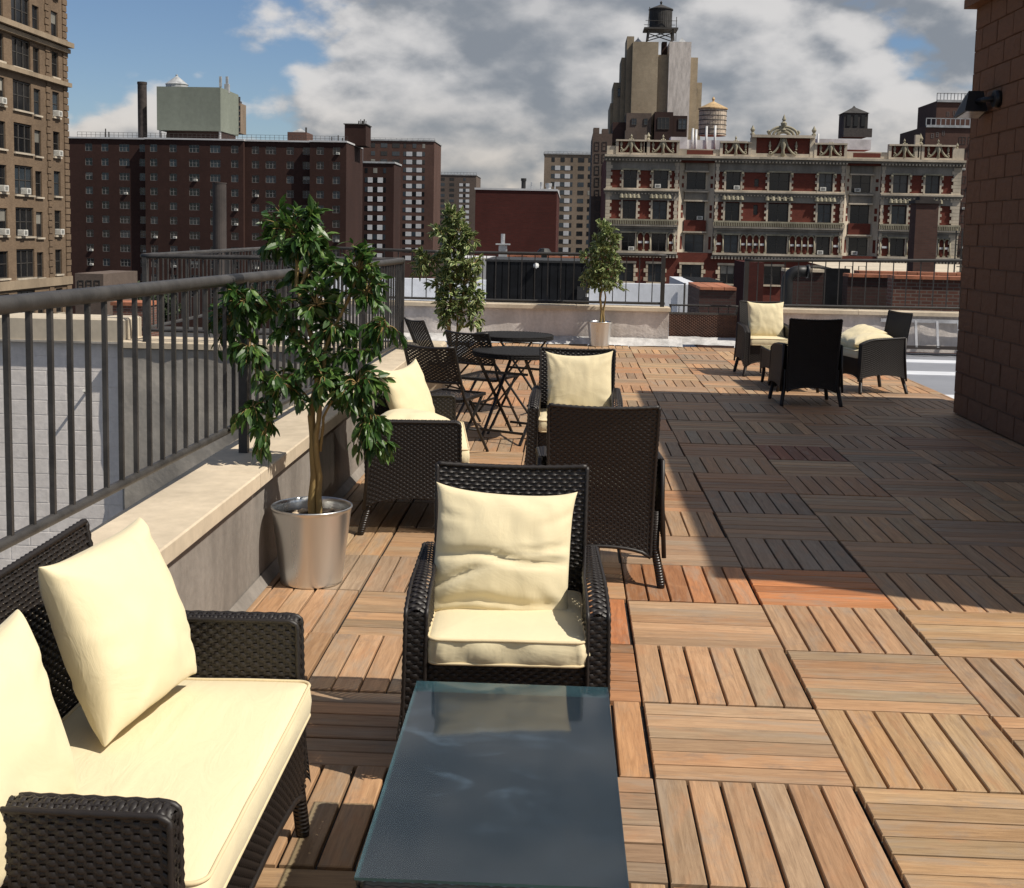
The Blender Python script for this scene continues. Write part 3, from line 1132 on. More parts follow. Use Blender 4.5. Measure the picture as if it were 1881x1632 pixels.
k.build('lens', 'lamp_glass', fl)

# ================================================================== FURNITURE


def panel(P0, P1, P2, P3, nrm=None, curve=None):
    """bilinear panel: P0->P1 along u at the bottom, P3->P2 along u at the top; curve(u, v) gives an offset along z"""
    P0, P1, P2, P3 = [np.array(p, float) for p in (P0, P1, P2, P3)]
    if nrm is None:
        nrm = np.cross(P1 - P0, P3 - P0)
    nrm = np.array(nrm, float)
    nrm /= np.linalg.norm(nrm)

    def f(u, v):
        u_, v_ = u[:, None], v[:, None]
        p = (P0 * (1 - u_) + P1 * u_) * (1 - v_) + (P3 * (1 - u_) + P2 * u_) * v_
        if curve is not None:
            p = p + curve(u_, v_)
        return p, np.tile(nrm, (len(u), 1))
    return f


def arch(h):
    """bottom edge raised in an arch"""
    return lambda u, v: np.concatenate([0 * u, 0 * u, h * np.maximum(0, 1 - (2 * u - 1) ** 2) ** 0.6 * (1 - v)], 1)


def make_seat(W, sofa, name, label, cat, loc, rz, group):
    """wicker armchair or sofa: faces -y, origin on the floor under its middle"""
    th = thing(name, label, cat, loc, rz, group)
    hw = W / 2
    at = 0.055 if sofa else 0.075               # arm thickness
    bw = hw - (0.02 if sofa else 0.045)         # half width of the back
    yb, yt, zt = 0.235, 0.325, 0.865            # back: foot, top
    # backrest
    k = MB()
    nr = np.cross([1, 0, 0], [0, yt - yb, zt - 0.14])

    def bc(u, v):
        lean = (v ** 1.6 - v) * (yt - yb) * 0.9 + 0.03 * (1 - v) ** 4
        wid = (u - 0.5) * 2 * (-0.012) * (1 - v)
        dip = -0.010 * (1 - (2 * u - 1) ** 2) * v
        ar = 0.05 * np.maximum(0, 1 - (2 * u - 1) ** 2) ** 0.6 * (1 - v)
        return np.concatenate([wid, lean + 0.012 * (1 - (2 * u - 1) ** 2) * v, dip + ar], 1)
    Pb = panel((-bw, yb, 0.14), (bw, yb, 0.14), (bw, yt, zt), (-bw, yt, zt), -nr, bc)
    k.weave(Pb, 2 * bw, 0.73)
    back = k.build('backrest', 'wicker', th)
    k = MB()
    uu = np.linspace(0, 1, 13)
    top, _ = Pb(uu, np.ones(13))
    k.beaded([tuple(p) for p in top], 0.0095)
    for e in (0.0, 1.0):
        side, _ = Pb(np.full(13, e), uu)
        k.beaded([tuple(p) for p in side], 0.0085)
    bot, _ = Pb(uu, np.zeros(13))
    k.tube([tuple(p) for p in bot], 0.009, 6)
    k.build('cane_edge', 'wicker', back)
    # arms
    yf, yr = (-0.25 if sofa else -0.265), 0.245
    for s in (-1, 1):
        k = MB()
        n_ = 26
        yy = np.linspace(yr, yf, n_)
        if sofa:
            zz = np.full(n_, 0.618)
            zz[-1] = 0.608
        else:
            q = np.clip((yr - yy) / (yr - yf), 0, 1)
            zz = 0.605 - 0.030 * q - 0.045 * np.clip((q - 0.62) / 0.38, 0, 1) ** 2.2
        xo_r, xo_f = s * (hw - 0.012), s * hw
        wi_r, wi_f = (at, at) if sofa else (0.036, 0.062)
        q = np.linspace(0, 1, n_)
        xo = xo_r + (xo_f - xo_r) * q
        xi = xo - s * (wi_r + (wi_f - wi_r) * np.minimum(1, q * 1.6))

        def zt_at(u):
            return np.interp(u, q, zz)

        def Po(u, v):         # outer side, runs back to front
            y = yr + (yf - yr) * u
            splay = 0.02 * (1 - v) ** 3
            zb = 0.14 + 0.065 * np.maximum(0, 1 - (2 * u - 1) ** 2) ** 0.6
            p = np.stack([np.interp(u, q, xo) + s * splay, y + (0.5 - u) * 0.05 * (1 - v) ** 2, zb + (zt_at(u) - zb) * v], 1)
            return p, np.tile(np.array([[s, 0, 0.0]]), (len(u), 1))

        def Pi(u, v):
            y = yr + (yf - yr) * u
            p = np.stack([np.interp(u, q, xi), y, 0.34 + (zt_at(u) - 0.34) * v], 1)
            return p, np.tile(np.array([[-s, 0, 0.0]]), (len(u), 1))

        def Pt(u, v):
            y = yr + (yf - yr) * v
            a = np.interp(v, q, xi)
            c = np.interp(v, q, xo)
            p = np.stack([a + (c - a) * u, y, np.interp(v, q, zz) + 0.010 * (1 - (2 * u - 1) ** 2)], 1)
            return p, np.tile(np.array([[0, -0.15, 1.0]]), (len(u), 1))

        def Pf(u, v):
            a, c = xi[-1], xo[-1]
            zb = 0.13
            x = a + (c - a) * u
            x = x + s * 0.012 * (1 - v) ** 2
            p = np.stack([x, np.full_like(u, yf) - 0.012 * (1 - v), zb + (zz[-1] - zb) * v], 1)
            return p, np.tile(np.array([[0, -1.0, 0.0]]), (len(u), 1))
        k.weave(Po, 0.51, 0.49)
        k.weave(Pi, 0.51, 0.29)
        k.weave(Pt, wi_f, 0.53, 0.012, 0.018, 0.003)
        k.weave(Pf, wi_f, zz[-1] - 0.13, 0.0135, 0.018, 0.003)
        arm = k.build('arm', 'wicker', th)
        k = MB()
        for X in (xi, xo):
            k.beaded([(X[c], yy[c], zz[c] + 0.001) for c in range(n_)] + [(X[-1] + s * 0.006, yf - 0.010, 0.16)], 0.007)
        k.tube([(xo[0] + s * 0.02 * 0.9, yr + 0.02, 0.14), (xo[0] + s * 0.004, yr, 0.40), (xo[0], yr, zz[0])], 0.011, 6)
        k.build('cane_edge', 'wicker', arm)
    # seat frame and apron
    k = MB()
    ya = -0.268 if sofa else -0.25
    Pa = panel((-hw + 0.045, ya + 0.006, 0.13), (hw - 0.045, ya + 0.006, 0.13), (hw - 0.045, ya, 0.375), (-hw + 0.045, ya, 0.375), (0, -1, 0), arch(0.06))
    k.weave(Pa, W - 0.09, 0.22, lining=True)
    p_, _ = Pa(uu, np.zeros(13))
    k.tube([tuple(p) for p in p_], 0.009, 6)
    Ps = panel((-hw + 0.06, -0.255, 0.375), (hw - 0.06, -0.255, 0.375), (hw - 0.06, 0.25, 0.365), (-hw + 0.06, 0.25, 0.365), (0, 0, 1))
    k.weave(Ps, W - 0.12, 0.5, 0.03, 0.04)
    k.build('seat_frame', 'wicker', th)
    for sx in (-1, 1):
        for yy_, dy in ((-0.245, -0.012), (0.235, 0.045)):
            k = MB()
            x = sx * (hw - 0.035)
            k.tube([(x, yy_, 0.36), (x, yy_, 0.18), (x + sx * 0.02, yy_ + dy * 0.7, 0.07), (x + sx * 0.028, yy_ + dy, 0.02), (x + sx * 0.03, yy_ + dy * 1.1, 0.0)],
                   [0.019, 0.021, 0.0205, 0.0205, 0.017], 10)
            k.build('leg', 'wicker_leg', th)
    return th


def rrect(a, b, r, n=8):
    pts = []
    for cx, cy, a0 in ((a - r, b - r, 0), (-a + r, b - r, 90), (-a + r, -b + r, 180), (a - r, -b + r, 270)):
        for q in range(n + 1):
            t_ = R(a0 + 90 * q / n)
            pts.append((cx + r * math.cos(t_), cy + r * math.sin(t_)))
    out_ = []
    N = len(pts)
    for i in range(N):
        p, q = pts[i], pts[(i + 1) % N]
        L = math.hypot(q[0] - p[0], q[1] - p[1])
        m_ = max(1, int(L / 0.022))
        for c in range(m_):
            out_.append((p[0] + (q[0] - p[0]) * c / m_, p[1] + (q[1] - p[1]) * c / m_))
    return out_


def seat_cushion(name, label, a, b, h, loc, rz, group, seed=0, ripple=0.006):
    """boxed cushion with piping: half sizes a, b and thickness h; origin under its middle"""
    th = thing(name, label, 'cushion', loc, rz, group)
    O = rrect(a, b, 0.035)
    N = len(O)
    k = MB()
    k.smooth = True
    rings = []

    def nz(x, y, s_):
        return noise.noise(Vector((x * 5 + seed * 3.7, y * 5, s_)))
    side = [(0.0, 0.985), (0.12, 1.0), (0.5, 1.012), (0.88, 1.0), (1.0, 0.985)]
    for zq, sc in side:
        rg = []
        for i, (x, y) in enumerate(O):
            w_ = ripple * math.sin(math.pi * zq) * (noise.noise(Vector((i * 0.33 + seed * 9, zq * 0.4, seed))) * 1.6)
            L = math.hypot(x, y)
            z = h * zq + 0.004 * nz(x, y, 2) * (1 if zq > 0.5 else 0)
            rg.append((x * sc + x / L * w_, y * sc + y / L * w_, z))
        rings.append(rg)
    for sc in (0.955, 0.9, 0.8, 0.68, 0.55, 0.4, 0.25, 0.1):
        rg = []
        for x, y in O:
            X, Y = x * sc, y * sc
            e = 1 - sc
            z = h + 0.017 * (1 - math.exp(-e * 7)) + 0.0035 * nz(X, Y, 5) + 0.0018 * noise.noise(Vector((X * 2 + seed, Y * 38, 1))) * (1 - math.exp(-e * 9))
            rg.append((X, Y, z))
        rings.append(rg)
    for rg in rings:
        k.v += rg
    for a_ in range(len(rings) - 1):
        for i in range(N):
            p, q = a_ * N + i, a_ * N + (i + 1) % N
            k.face((p, q, q + N, p + N))
    k.v.append((0, 0, h + 0.018))
    c_ = len(k.v) - 1
    l0 = (len(rings) - 1) * N
    for i in range(N):
        k.face((l0 + i, l0 + (i + 1) % N, c_))
    k.face(list(range(N))[::-1])
    k.build('cover', 'cream_fabric', th)
    for zq in (0, 4):
        k = MB()
        rg = rings[zq]
        k.tube([(x * 1.006, y * 1.006, z + (0.001 if zq else 0.004)) for x, y, z in rg + rg[:1]], 0.0048, 6, cap=False)
        k.build('piping', 'cream_piping', th)
    return th


def pillow(name, label, w, h, t_, loc, rot, group, seed=0, crease=None, sag=0.0, lump=0.0):
    """scatter pillow standing in its local x-z plane, middle at the origin; rot is an euler"""
    n_ = 46
    k = MB()
    k.smooth = True
    us = np.sin(np.linspace(-1, 1, n_) * math.pi / 2)
    for side in (-1, 1):
        A = np.zeros((n_, n_, 3))
        for a in range(n_):
            for c in range(n_):
                u, v = us[c], us[a]
                ed = max(0, (1 - u * u)) * max(0, (1 - v * v))
                x = w / 2 * u * (1 - 0.065 * (1 - v ** 4))
                z = h / 2 * v * (1 - 0.065 * (1 - u ** 4))
                th_ = t_ / 2 * ed ** 0.36
                wr = noise.noise(Vector((u * 2.2 + seed * 5.1, v * 2.2, side * 3 + seed)))
                # radial gathers near the corners and edges
                ang = math.atan2(v, u)
                rr = math.hypot(u, v)
                gather = 0.011 * math.sin(ang * 11 + 5 * wr + seed) * max(0, rr - 0.6) * ed ** 0.3 + 0.003 * noise.noise(Vector((u * 6 + seed, v * 2.5 + 2 * u, side + seed))) * ed ** 0.3
                th_ = th_ * (1 + 0.09 * wr) + gather
                if crease:
                    for (v0, sl, u0, u1, dep, wd) in crease:
                        vc = v0 + sl * u + 0.035 * math.sin(5 * u + seed)
                        m_ = math.exp(-((v - vc) / wd) ** 2) * (1 / (1 + math.exp(-(u - u0) * 12))) * (1 / (1 + math.exp((u - u1) * 12)))
                        th_ *= 1 - dep * m_
                y = side * th_
                z2 = z - sag * (1 - u * u) * max(0, v) ** 2 * h
                y2 = y + lump * (1 - v) ** 2 * 0.02
                A[a, c] = (x, y2, z2)
        if side > 0:
            A = A[:, ::-1]
        k.ngrid(A)
    me = k.mesh(name, 'cream_fabric')
    o = obj(name, me, None, loc=loc)
    o.rotation_euler = rot
    return tag(o, label, 'pillow', group)


GA = 'wicker armchairs on the roof deck'
GC = 'cream seat cushions'
GP = 'cream scatter pillows'
ch = make_seat(0.60, False, 'wicker_armchair', 'nearest dark wicker armchair with a creased pillow, at the end of the glass table', 'armchair', (-0.465, -0.45, 0.0), R(2), GA)
ch2 = dup(ch, 'dark wicker armchair seen from behind, right behind the nearest armchair', (-0.135, 1.69, 0), R(182), GA)
ch3 = dup(ch, 'dark wicker armchair facing the camera with one upright pillow, beside the round table', (-0.235, 3.80, 0), R(-1), GA)
r1 = dup(ch, 'dark wicker armchair turned away, nearest of the group by the brown block wall', (2.10, 8.12, 0), R(183), GA)
r2 = dup(ch, 'dark wicker armchair holding an upright pillow, far left of the group by the right wall', (2.07, 10.55, 0), R(4), GA)
r3 = dup(ch, 'dark wicker armchair turned sideways with pillows lying on its seat, at the right', (3.02, 9.25, 0), R(-76), GA)
sf = make_seat(1.14, True, 'wicker_sofa', 'dark wicker two seat sofa in the left foreground with two big pillows', 'sofa', (-1.235, -1.63, 0), R(91), 'wicker sofas along the left wall')
sf2 = dup(sf, 'dark wicker two seat sofa beyond the potted tree, one pillow lying down', (-1.185, 2.83, 0), R(97), 'wicker sofas along the left wall')

seat_cushion('seat_cushion', 'cream boxed seat cushion on the nearest armchair, half under a creased pillow', 0.238, 0.262, 0.075, (-0.463, -0.47, 0.378), R(2), GC, 1, 0.012)
seat_cushion('seat_cushion', 'cream seat cushion on the armchair facing the camera behind', 0.238, 0.262, 0.075, (-0.235, 3.78, 0.378), R(-1), GC, 2)
seat_cushion('seat_cushion', 'cream seat cushion on the armchair seen from behind', 0.238, 0.262, 0.075, (-0.135, 1.71, 0.378), R(182), GC, 3)
seat_cushion('seat_cushion', 'cream seat cushion on the far left armchair of the right group', 0.238, 0.262, 0.075, (2.07, 10.53, 0.378), R(4), GC, 4)
seat_cushion('seat_cushion', 'cream seat cushion on the sideways armchair at the right', 0.238, 0.262, 0.075, (3.0, 9.25, 0.378), R(-76), GC, 5)
seat_cushion('seat_cushion', 'cream seat cushion on the turned away armchair by the block wall', 0.238, 0.262, 0.075, (2.10, 8.14, 0.378), R(183), GC, 7)
seat_cushion('sofa_cushion', 'long cream seat cushion on the foreground sofa', 0.505, 0.275, 0.08, (-1.215, -1.63, 0.378), R(91), GC, 6, 0.004)
seat_cushion('sofa_cushion', 'long cream seat cushion on the sofa beyond the potted tree', 0.505, 0.275, 0.08, (-1.155, 2.83, 0.378), R(97), GC, 8, 0.008)

pillow('pillow', 'creased cream pillow slumped on the nearest armchair', 0.46, 0.42, 0.17, (-0.49, -0.39, 0.632), (R(-17), R(3), R(3)), GP, 3,
       crease=[(-0.10, -0.05, -1.3, 1.3, 0.30, 0.07), (0.02, 0.10, 0.2, 1.3, 0.20, 0.05), (-0.20, 0.35, -1.3, -0.35, 0.28, 0.06), (-0.8, 0.02, -1.2, 1.2, 0.2, 0.08)], sag=0.03)
pillow('pillow', 'smooth cream pillow upright on the armchair facing the camera behind', 0.455, 0.44, 0.14, (-0.215, 3.90, 0.655), (R(-15), R(-2), R(-2)), GP, 8, sag=0.05)
pillow('pillow', 'square cream pillow leaning in the far corner of the foreground sofa', 0.43, 0.43, 0.19, (-1.345, -1.42, 0.70), (R(-20), R(-2), R(80)), GP, 12)
pillow('pillow', 'cream pillow cut by the left picture edge on the foreground sofa', 0.46, 0.46, 0.20, (-1.37, -2.10, 0.655), (R(-17), R(0), R(80)), GP, 17, sag=0.04)
pillow('pillow', 'cream pillow leaning upright in the far corner of the sofa beyond the tree', 0.42, 0.43, 0.15, (-1.25, 3.05, 0.645), (R(-20), R(-4), R(66)), GP, 21, sag=0.05)
pillow('pillow', 'cream pillow lying flat on the sofa beyond the tree', 0.45, 0.46, 0.20, (-1.14, 2.60, 0.535), (R(-82), R(3), R(97)), GP, 25)
pillow('pillow', 'cream pillow upright on the far left armchair of the right group', 0.45, 0.45, 0.15, (2.08, 10.62, 0.66), (R(-14), 0, R(4)), GP, 31, sag=0.03)
pillow('pillow', 'cream pillow lying on the sideways armchair at right, nearer one', 0.46, 0.45, 0.19, (2.98, 9.27, 0.535), (R(-82), R(-6), R(-84)), GP, 36)
pillow('pillow', 'cream pillow behind the other pillow on the sideways armchair', 0.44, 0.44, 0.17, (2.92, 9.42, 0.575), (R(-66), R(8), R(-66)), GP, 41)


def coffee_table(label, loc, rz, lx, ly, h=0.415):
    th = thing('coffee_table', label, 'table', loc, rz, 'glass topped wicker coffee tables')
    k = MB()
    for (x0, y0, x1, y1, nx, ny) in ((-lx, -ly, lx, -ly, 0, -1), (lx, -ly, lx, ly, 1, 0), (lx, ly, -lx, ly, 0, 1), (-lx, ly, -lx, -ly, -1, 0)):
        P = panel((x0, y0, 0.14), (x1, y1, 0.14), (x1, y1, h - 0.02), (x0, y0, h - 0.02), (nx, ny, 0), arch(0.06))
        k.weave(P, math.hypot(x1 - x0, y1 - y0), h - 0.16)
        e, _ = P(np.linspace(0, 1, 9), np.ones(9))
        k.beaded([tuple(p) for p in e], 0.011)
    for sx in (-1, 1):
        for sy in (-1, 1):
            k.beaded([(sx * lx, sy * ly, 0.1), (sx * lx, sy * ly, h - 0.02)], 0.011)
    k.build('frame', 'wicker', th)
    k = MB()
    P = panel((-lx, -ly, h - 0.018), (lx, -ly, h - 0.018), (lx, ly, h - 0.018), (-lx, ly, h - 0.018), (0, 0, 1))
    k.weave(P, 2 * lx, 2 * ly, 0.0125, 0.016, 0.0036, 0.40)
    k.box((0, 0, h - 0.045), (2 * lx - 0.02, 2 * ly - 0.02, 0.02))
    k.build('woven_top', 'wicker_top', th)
    k = MB()
    k.box((0, 0, h + 0.0005), (2 * lx + 0.022, 2 * ly + 0.022, 0.006))
    g_ = MB()
    X, Y, z = lx + 0.011, ly + 0.011, h + 0.0035
    g_.quad((-X, -Y, z), (X, -Y, z), (X, Y, z), (-X, Y, z))
    g_.quad((-X, Y, z - 0.006), (X, Y, z - 0.006), (X, -Y, z - 0.006), (-X, -Y, z - 0.006))
    pts = [(-X, -Y), (X, -Y), (X, Y), (-X, Y)]
    for q in range(4):
        a_, c_ = pts[q], pts[(q + 1) % 4]
        g_.quad((a_[0], a_[1], z - 0.006), (c_[0], c_[1], z - 0.006), (c_[0], c_[1], z), (a_[0], a_[1], z), mi=1)
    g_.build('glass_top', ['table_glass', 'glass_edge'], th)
    for sx in (-1, 1):
        for sy in (-1, 1):
            k = MB()
            k.lathe([(0.0, 0.0), (0.0155, 0.0), (0.0155, 0.007), (0, 0.007)], (sx * (lx - 0.035), sy * (ly - 0.045), h - 0.0102), 16)
            k.build('glass_pad', 'clip_disc', th)
            k = MB()
            x, y = sx * (lx - 0.03), sy * (ly - 0.03)
            k.tube([(x, y, h - 0.05), (x, y, 0.12), (x + sx * 0.012, y + sy * 0.012, 0.0)], [0.02, 0.021, 0.017], 10)
            k.build('leg', 'wicker_leg', th)
    return th


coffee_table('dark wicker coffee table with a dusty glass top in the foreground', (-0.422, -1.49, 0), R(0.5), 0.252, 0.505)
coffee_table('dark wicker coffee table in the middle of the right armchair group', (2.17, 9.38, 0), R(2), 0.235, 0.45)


def folding_chair(label, loc, rz):
    """folding bistro chair, faces -y"""
    th = thing('folding_chair', label, 'chair', loc, rz, 'dark folding bistro chairs')
    hw = 0.205
    for s in (-1, 1):
        k = MB()     # long member: back top to front foot
        k.bar((s * hw, 0.33, 0.83), (s * hw, 0.17, 0.46), 0.018, 0.012)
        k.bar((s * hw, 0.17, 0.46), (s * hw, -0.23, 0.0), 0.018, 0.012)
        k.build('leg', 'black_metal', th)
        k = MB()
        k.bar((s * (hw - 0.024), -0.16, 0.43), (s * (hw - 0.024), 0.27, 0.0), 0.018, 0.012)
        k.build('leg', 'black_metal', th)
    k = MB()
    P = panel((-hw, 0.215, 0.565), (hw, 0.215, 0.565), (hw, 0.33, 0.83), (-hw, 0.33, 0.83), (0, -0.92, 0.38),
              lambda u, v: np.concatenate([0 * u, 0.035 * (1 - (2 * u - 1) ** 2), -0.012 * (1 - (2 * u - 1) ** 2) * v], 1))
    k.weave(P, 0.41, 0.28, 0.013, 0.02, 0.0035, 0.50)
    uu = np.linspace(0, 1, 11)
    for v in (0, 1):
        e, _ = P(uu, np.full(11, float(v)))
        k.tube([tuple(p) for p in e], 0.010, 6)
    k.build('backrest', 'wicker', th)
    k = MB()
    P = panel((-hw + 0.02, -0.2, 0.445), (hw - 0.02, -0.2, 0.445), (hw - 0.02, 0.18, 0.43), (-hw + 0.02, 0.18, 0.43), (0, 0, 1),
              lambda u, v: np.concatenate([0 * u, 0 * u, -0.012 * (1 - (2 * u - 1) ** 2) * (1 - (2 * v - 1) ** 2)], 1))
    k.weave(P, 0.37, 0.38, 0.014, 0.02, 0.003)
    ring = [(-0.185, -0.2, 0.445), (0.185, -0.2, 0.445), (0.185, 0.18, 0.43), (-0.185, 0.18, 0.43), (-0.185, -0.2, 0.445)]
    for a_, c_ in zip(ring, ring[1:]):
        k.bar(a_, c_, 0.022, 0.022)
    k.build('seat', 'wicker', th)
    k = MB()
    k.tube([(-hw, -0.10, 0.18), (hw, -0.10, 0.18)], 0.008, 6)
    k.build('stretcher', 'black_metal', th)
    return th


f1 = folding_chair('dark folding chair seen from behind, right behind the second sofa', (-1.16, 4.72, 0), R(157))
f2 = dup(f1, 'dark folding chair whose loose woven back shows light through, in front of the variegated tree', (-0.97, 5.98, 0), R(152), 'dark folding bistro chairs')
f3 = dup(f1, 'dark folding chair with its side to the camera at the railing end', (-1.44, 7.12, 0), R(122), 'dark folding bistro chairs')


def xlegs(th, w, h, mat='black_metal'):
    for s in (-1, 1):
        k = MB()
        k.bar((-w, s * 0.22, h), (w, s * 0.20, 0.0), 0.022, 0.014)
        k.build('leg', mat, th)
        k = MB()
        k.bar((w, s * 0.20, h), (-w, s * 0.18, 0.0), 0.022, 0.014)
        k.build('leg', mat, th)
    for x, z in ((w * 0.9, 0.09), (-w * 0.9, 0.09), (w * 0.75, h - 0.12), (-w * 0.75, h - 0.12)):
        k = MB()
        k.bar((x, -0.2, z), (x, 0.2, z), 0.018)
        k.build('crossbar', mat, th)


rtb = thing('round_table', 'nearer round dark wicker bistro table, left of the armchair with the upright pillow', 'table', (-0.69, 5.46, 0), R(62))
k = MB()
k.lathe([(0.0, 0.715), (0.345, 0.715), (0.36, 0.708), (0.36, 0.675), (0.345, 0.67), (0, 0.67)], n=40)
for q in range(3):
    k.beaded([(0.362 * math.cos(a_ * math.pi / 24), 0.362 * math.sin(a_ * math.pi / 24), 0.68 + 0.014 * q) for a_ in range(49)], 0.008, 0.014)
k.build('table_top', 'table_wicker', rtb)
xlegs(rtb, 0.26, 0.67)
dup(rtb, 'second round dark wicker bistro table, farther back near the far wall', (-0.80, 6.98, 0), R(-20), 'round bistro tables')
rtb['group'] = 'round bistro tables'

# ================================================================== POTTED TREES


def leaf_mesh(L, W, mat, fold=0.25, curl=0.3):
    k = MB()
    k.smooth = False
    xs = [0.0, 0.22, 0.5, 0.78, 1.0]
    ws = [0.0, 0.78, 1.0, 0.62, 0.0]
    rows = []
    for x, w_ in zip(xs, ws):
        X = x * L
        Zc = -curl * L * x * x * 0.5
        rows.append(((X, -w_ * W / 2, Zc + fold * w_ * W / 2), (X, 0, Zc), (X, w_ * W / 2, Zc + fold * w_ * W / 2)))
    for a, c, (xa, xc) in ((0, 1, (0, .22)), (1, 2, (.22, .5)), (2, 3, (.5, .78)), (3, 4, (.78, 1))):
        for s in (0, 1):
            A, B, C, D = rows[a][s], rows[c][s], rows[c][s + 1], rows[a][s + 1]
            u0, u1 = s * 0.5, s * 0.5 + 0.5
            if a == 0:
                i = len(k.v)
                k.v += [rows[0][1], B, C]
                k.face((i, i + 1, i + 2), uv=[(0.5, 0), (u0, xc), (u1, xc)])
            elif c == 4:
                i = len(k.v)
                k.v += [A, rows[4][1], D]
                k.face((i, i + 1, i + 2), uv=[(u0, xa), (0.5, 1), (u1, xa)])
            else:
                i = len(k.v)
                k.v += [A, B, C, D]
                k.face((i, i + 1, i + 2, i + 3), uv=[(u0, xa), (u0, xc), (u1, xc), (u1, xa)])
    return k


def leaf_matrix(p, d_, roll, s):
    d_ = d_.normalized()
    side = d_.cross(Vector((0, 0, 1)))
    if side.length < 1e-3:
        side = Vector((1, 0, 0))
    side.normalize()
    nrm = side.cross(d_).normalized()
    q = Quaternion(d_, roll)
    side, nrm = q @ side, q @ nrm
    m_ = Matrix((d_ * s, side * s, nrm * s)).transposed().to_4x4()
    m_.translation = p
    return m_


def bucket(th, rt_, rb, h, stones=True):
    k = MB()
    k.smooth = True
    k.lathe([(0, 0.001), (rb, 0.001), (rb + 0.003, 0.008), (rb + 0.002, 0.014), (rt_ - 0.003, h - 0.02), (rt_ - 0.002, h - 0.01), (rt_ + 0.003, h - 0.006), (rt_ + 0.004, h), (rt_, h + 0.003),
             (rt_ - 0.005, h), (rt_ - 0.008, h - 0.02), (rt_ - 0.02, h - 0.14)], n=56)
    pot = k.build('pot', 'zinc', th)
    k = MB()
    k.disc((0, 0, h - 0.055), rt_ - 0.012, 28)
    k.build('soil', 'soil', pot)
    if stones:
        for q in range(26):
            a, r_ = random.random() * 6.28, (rt_ - 0.04) * math.sqrt(random.random())
            k = MB()
            s = random.uniform(0.012, 0.024)
            k.smooth = True
            k.lathe([(0, -s * .5), (s * .8, -s * .3), (s, 0), (s * .75, s * .35), (0, s * .5)], (r_ * math.cos(a), r_ * math.sin(a), h - 0.045), 7, random.random())
            k.build('pebble', 'pebble', pot)
    return pot


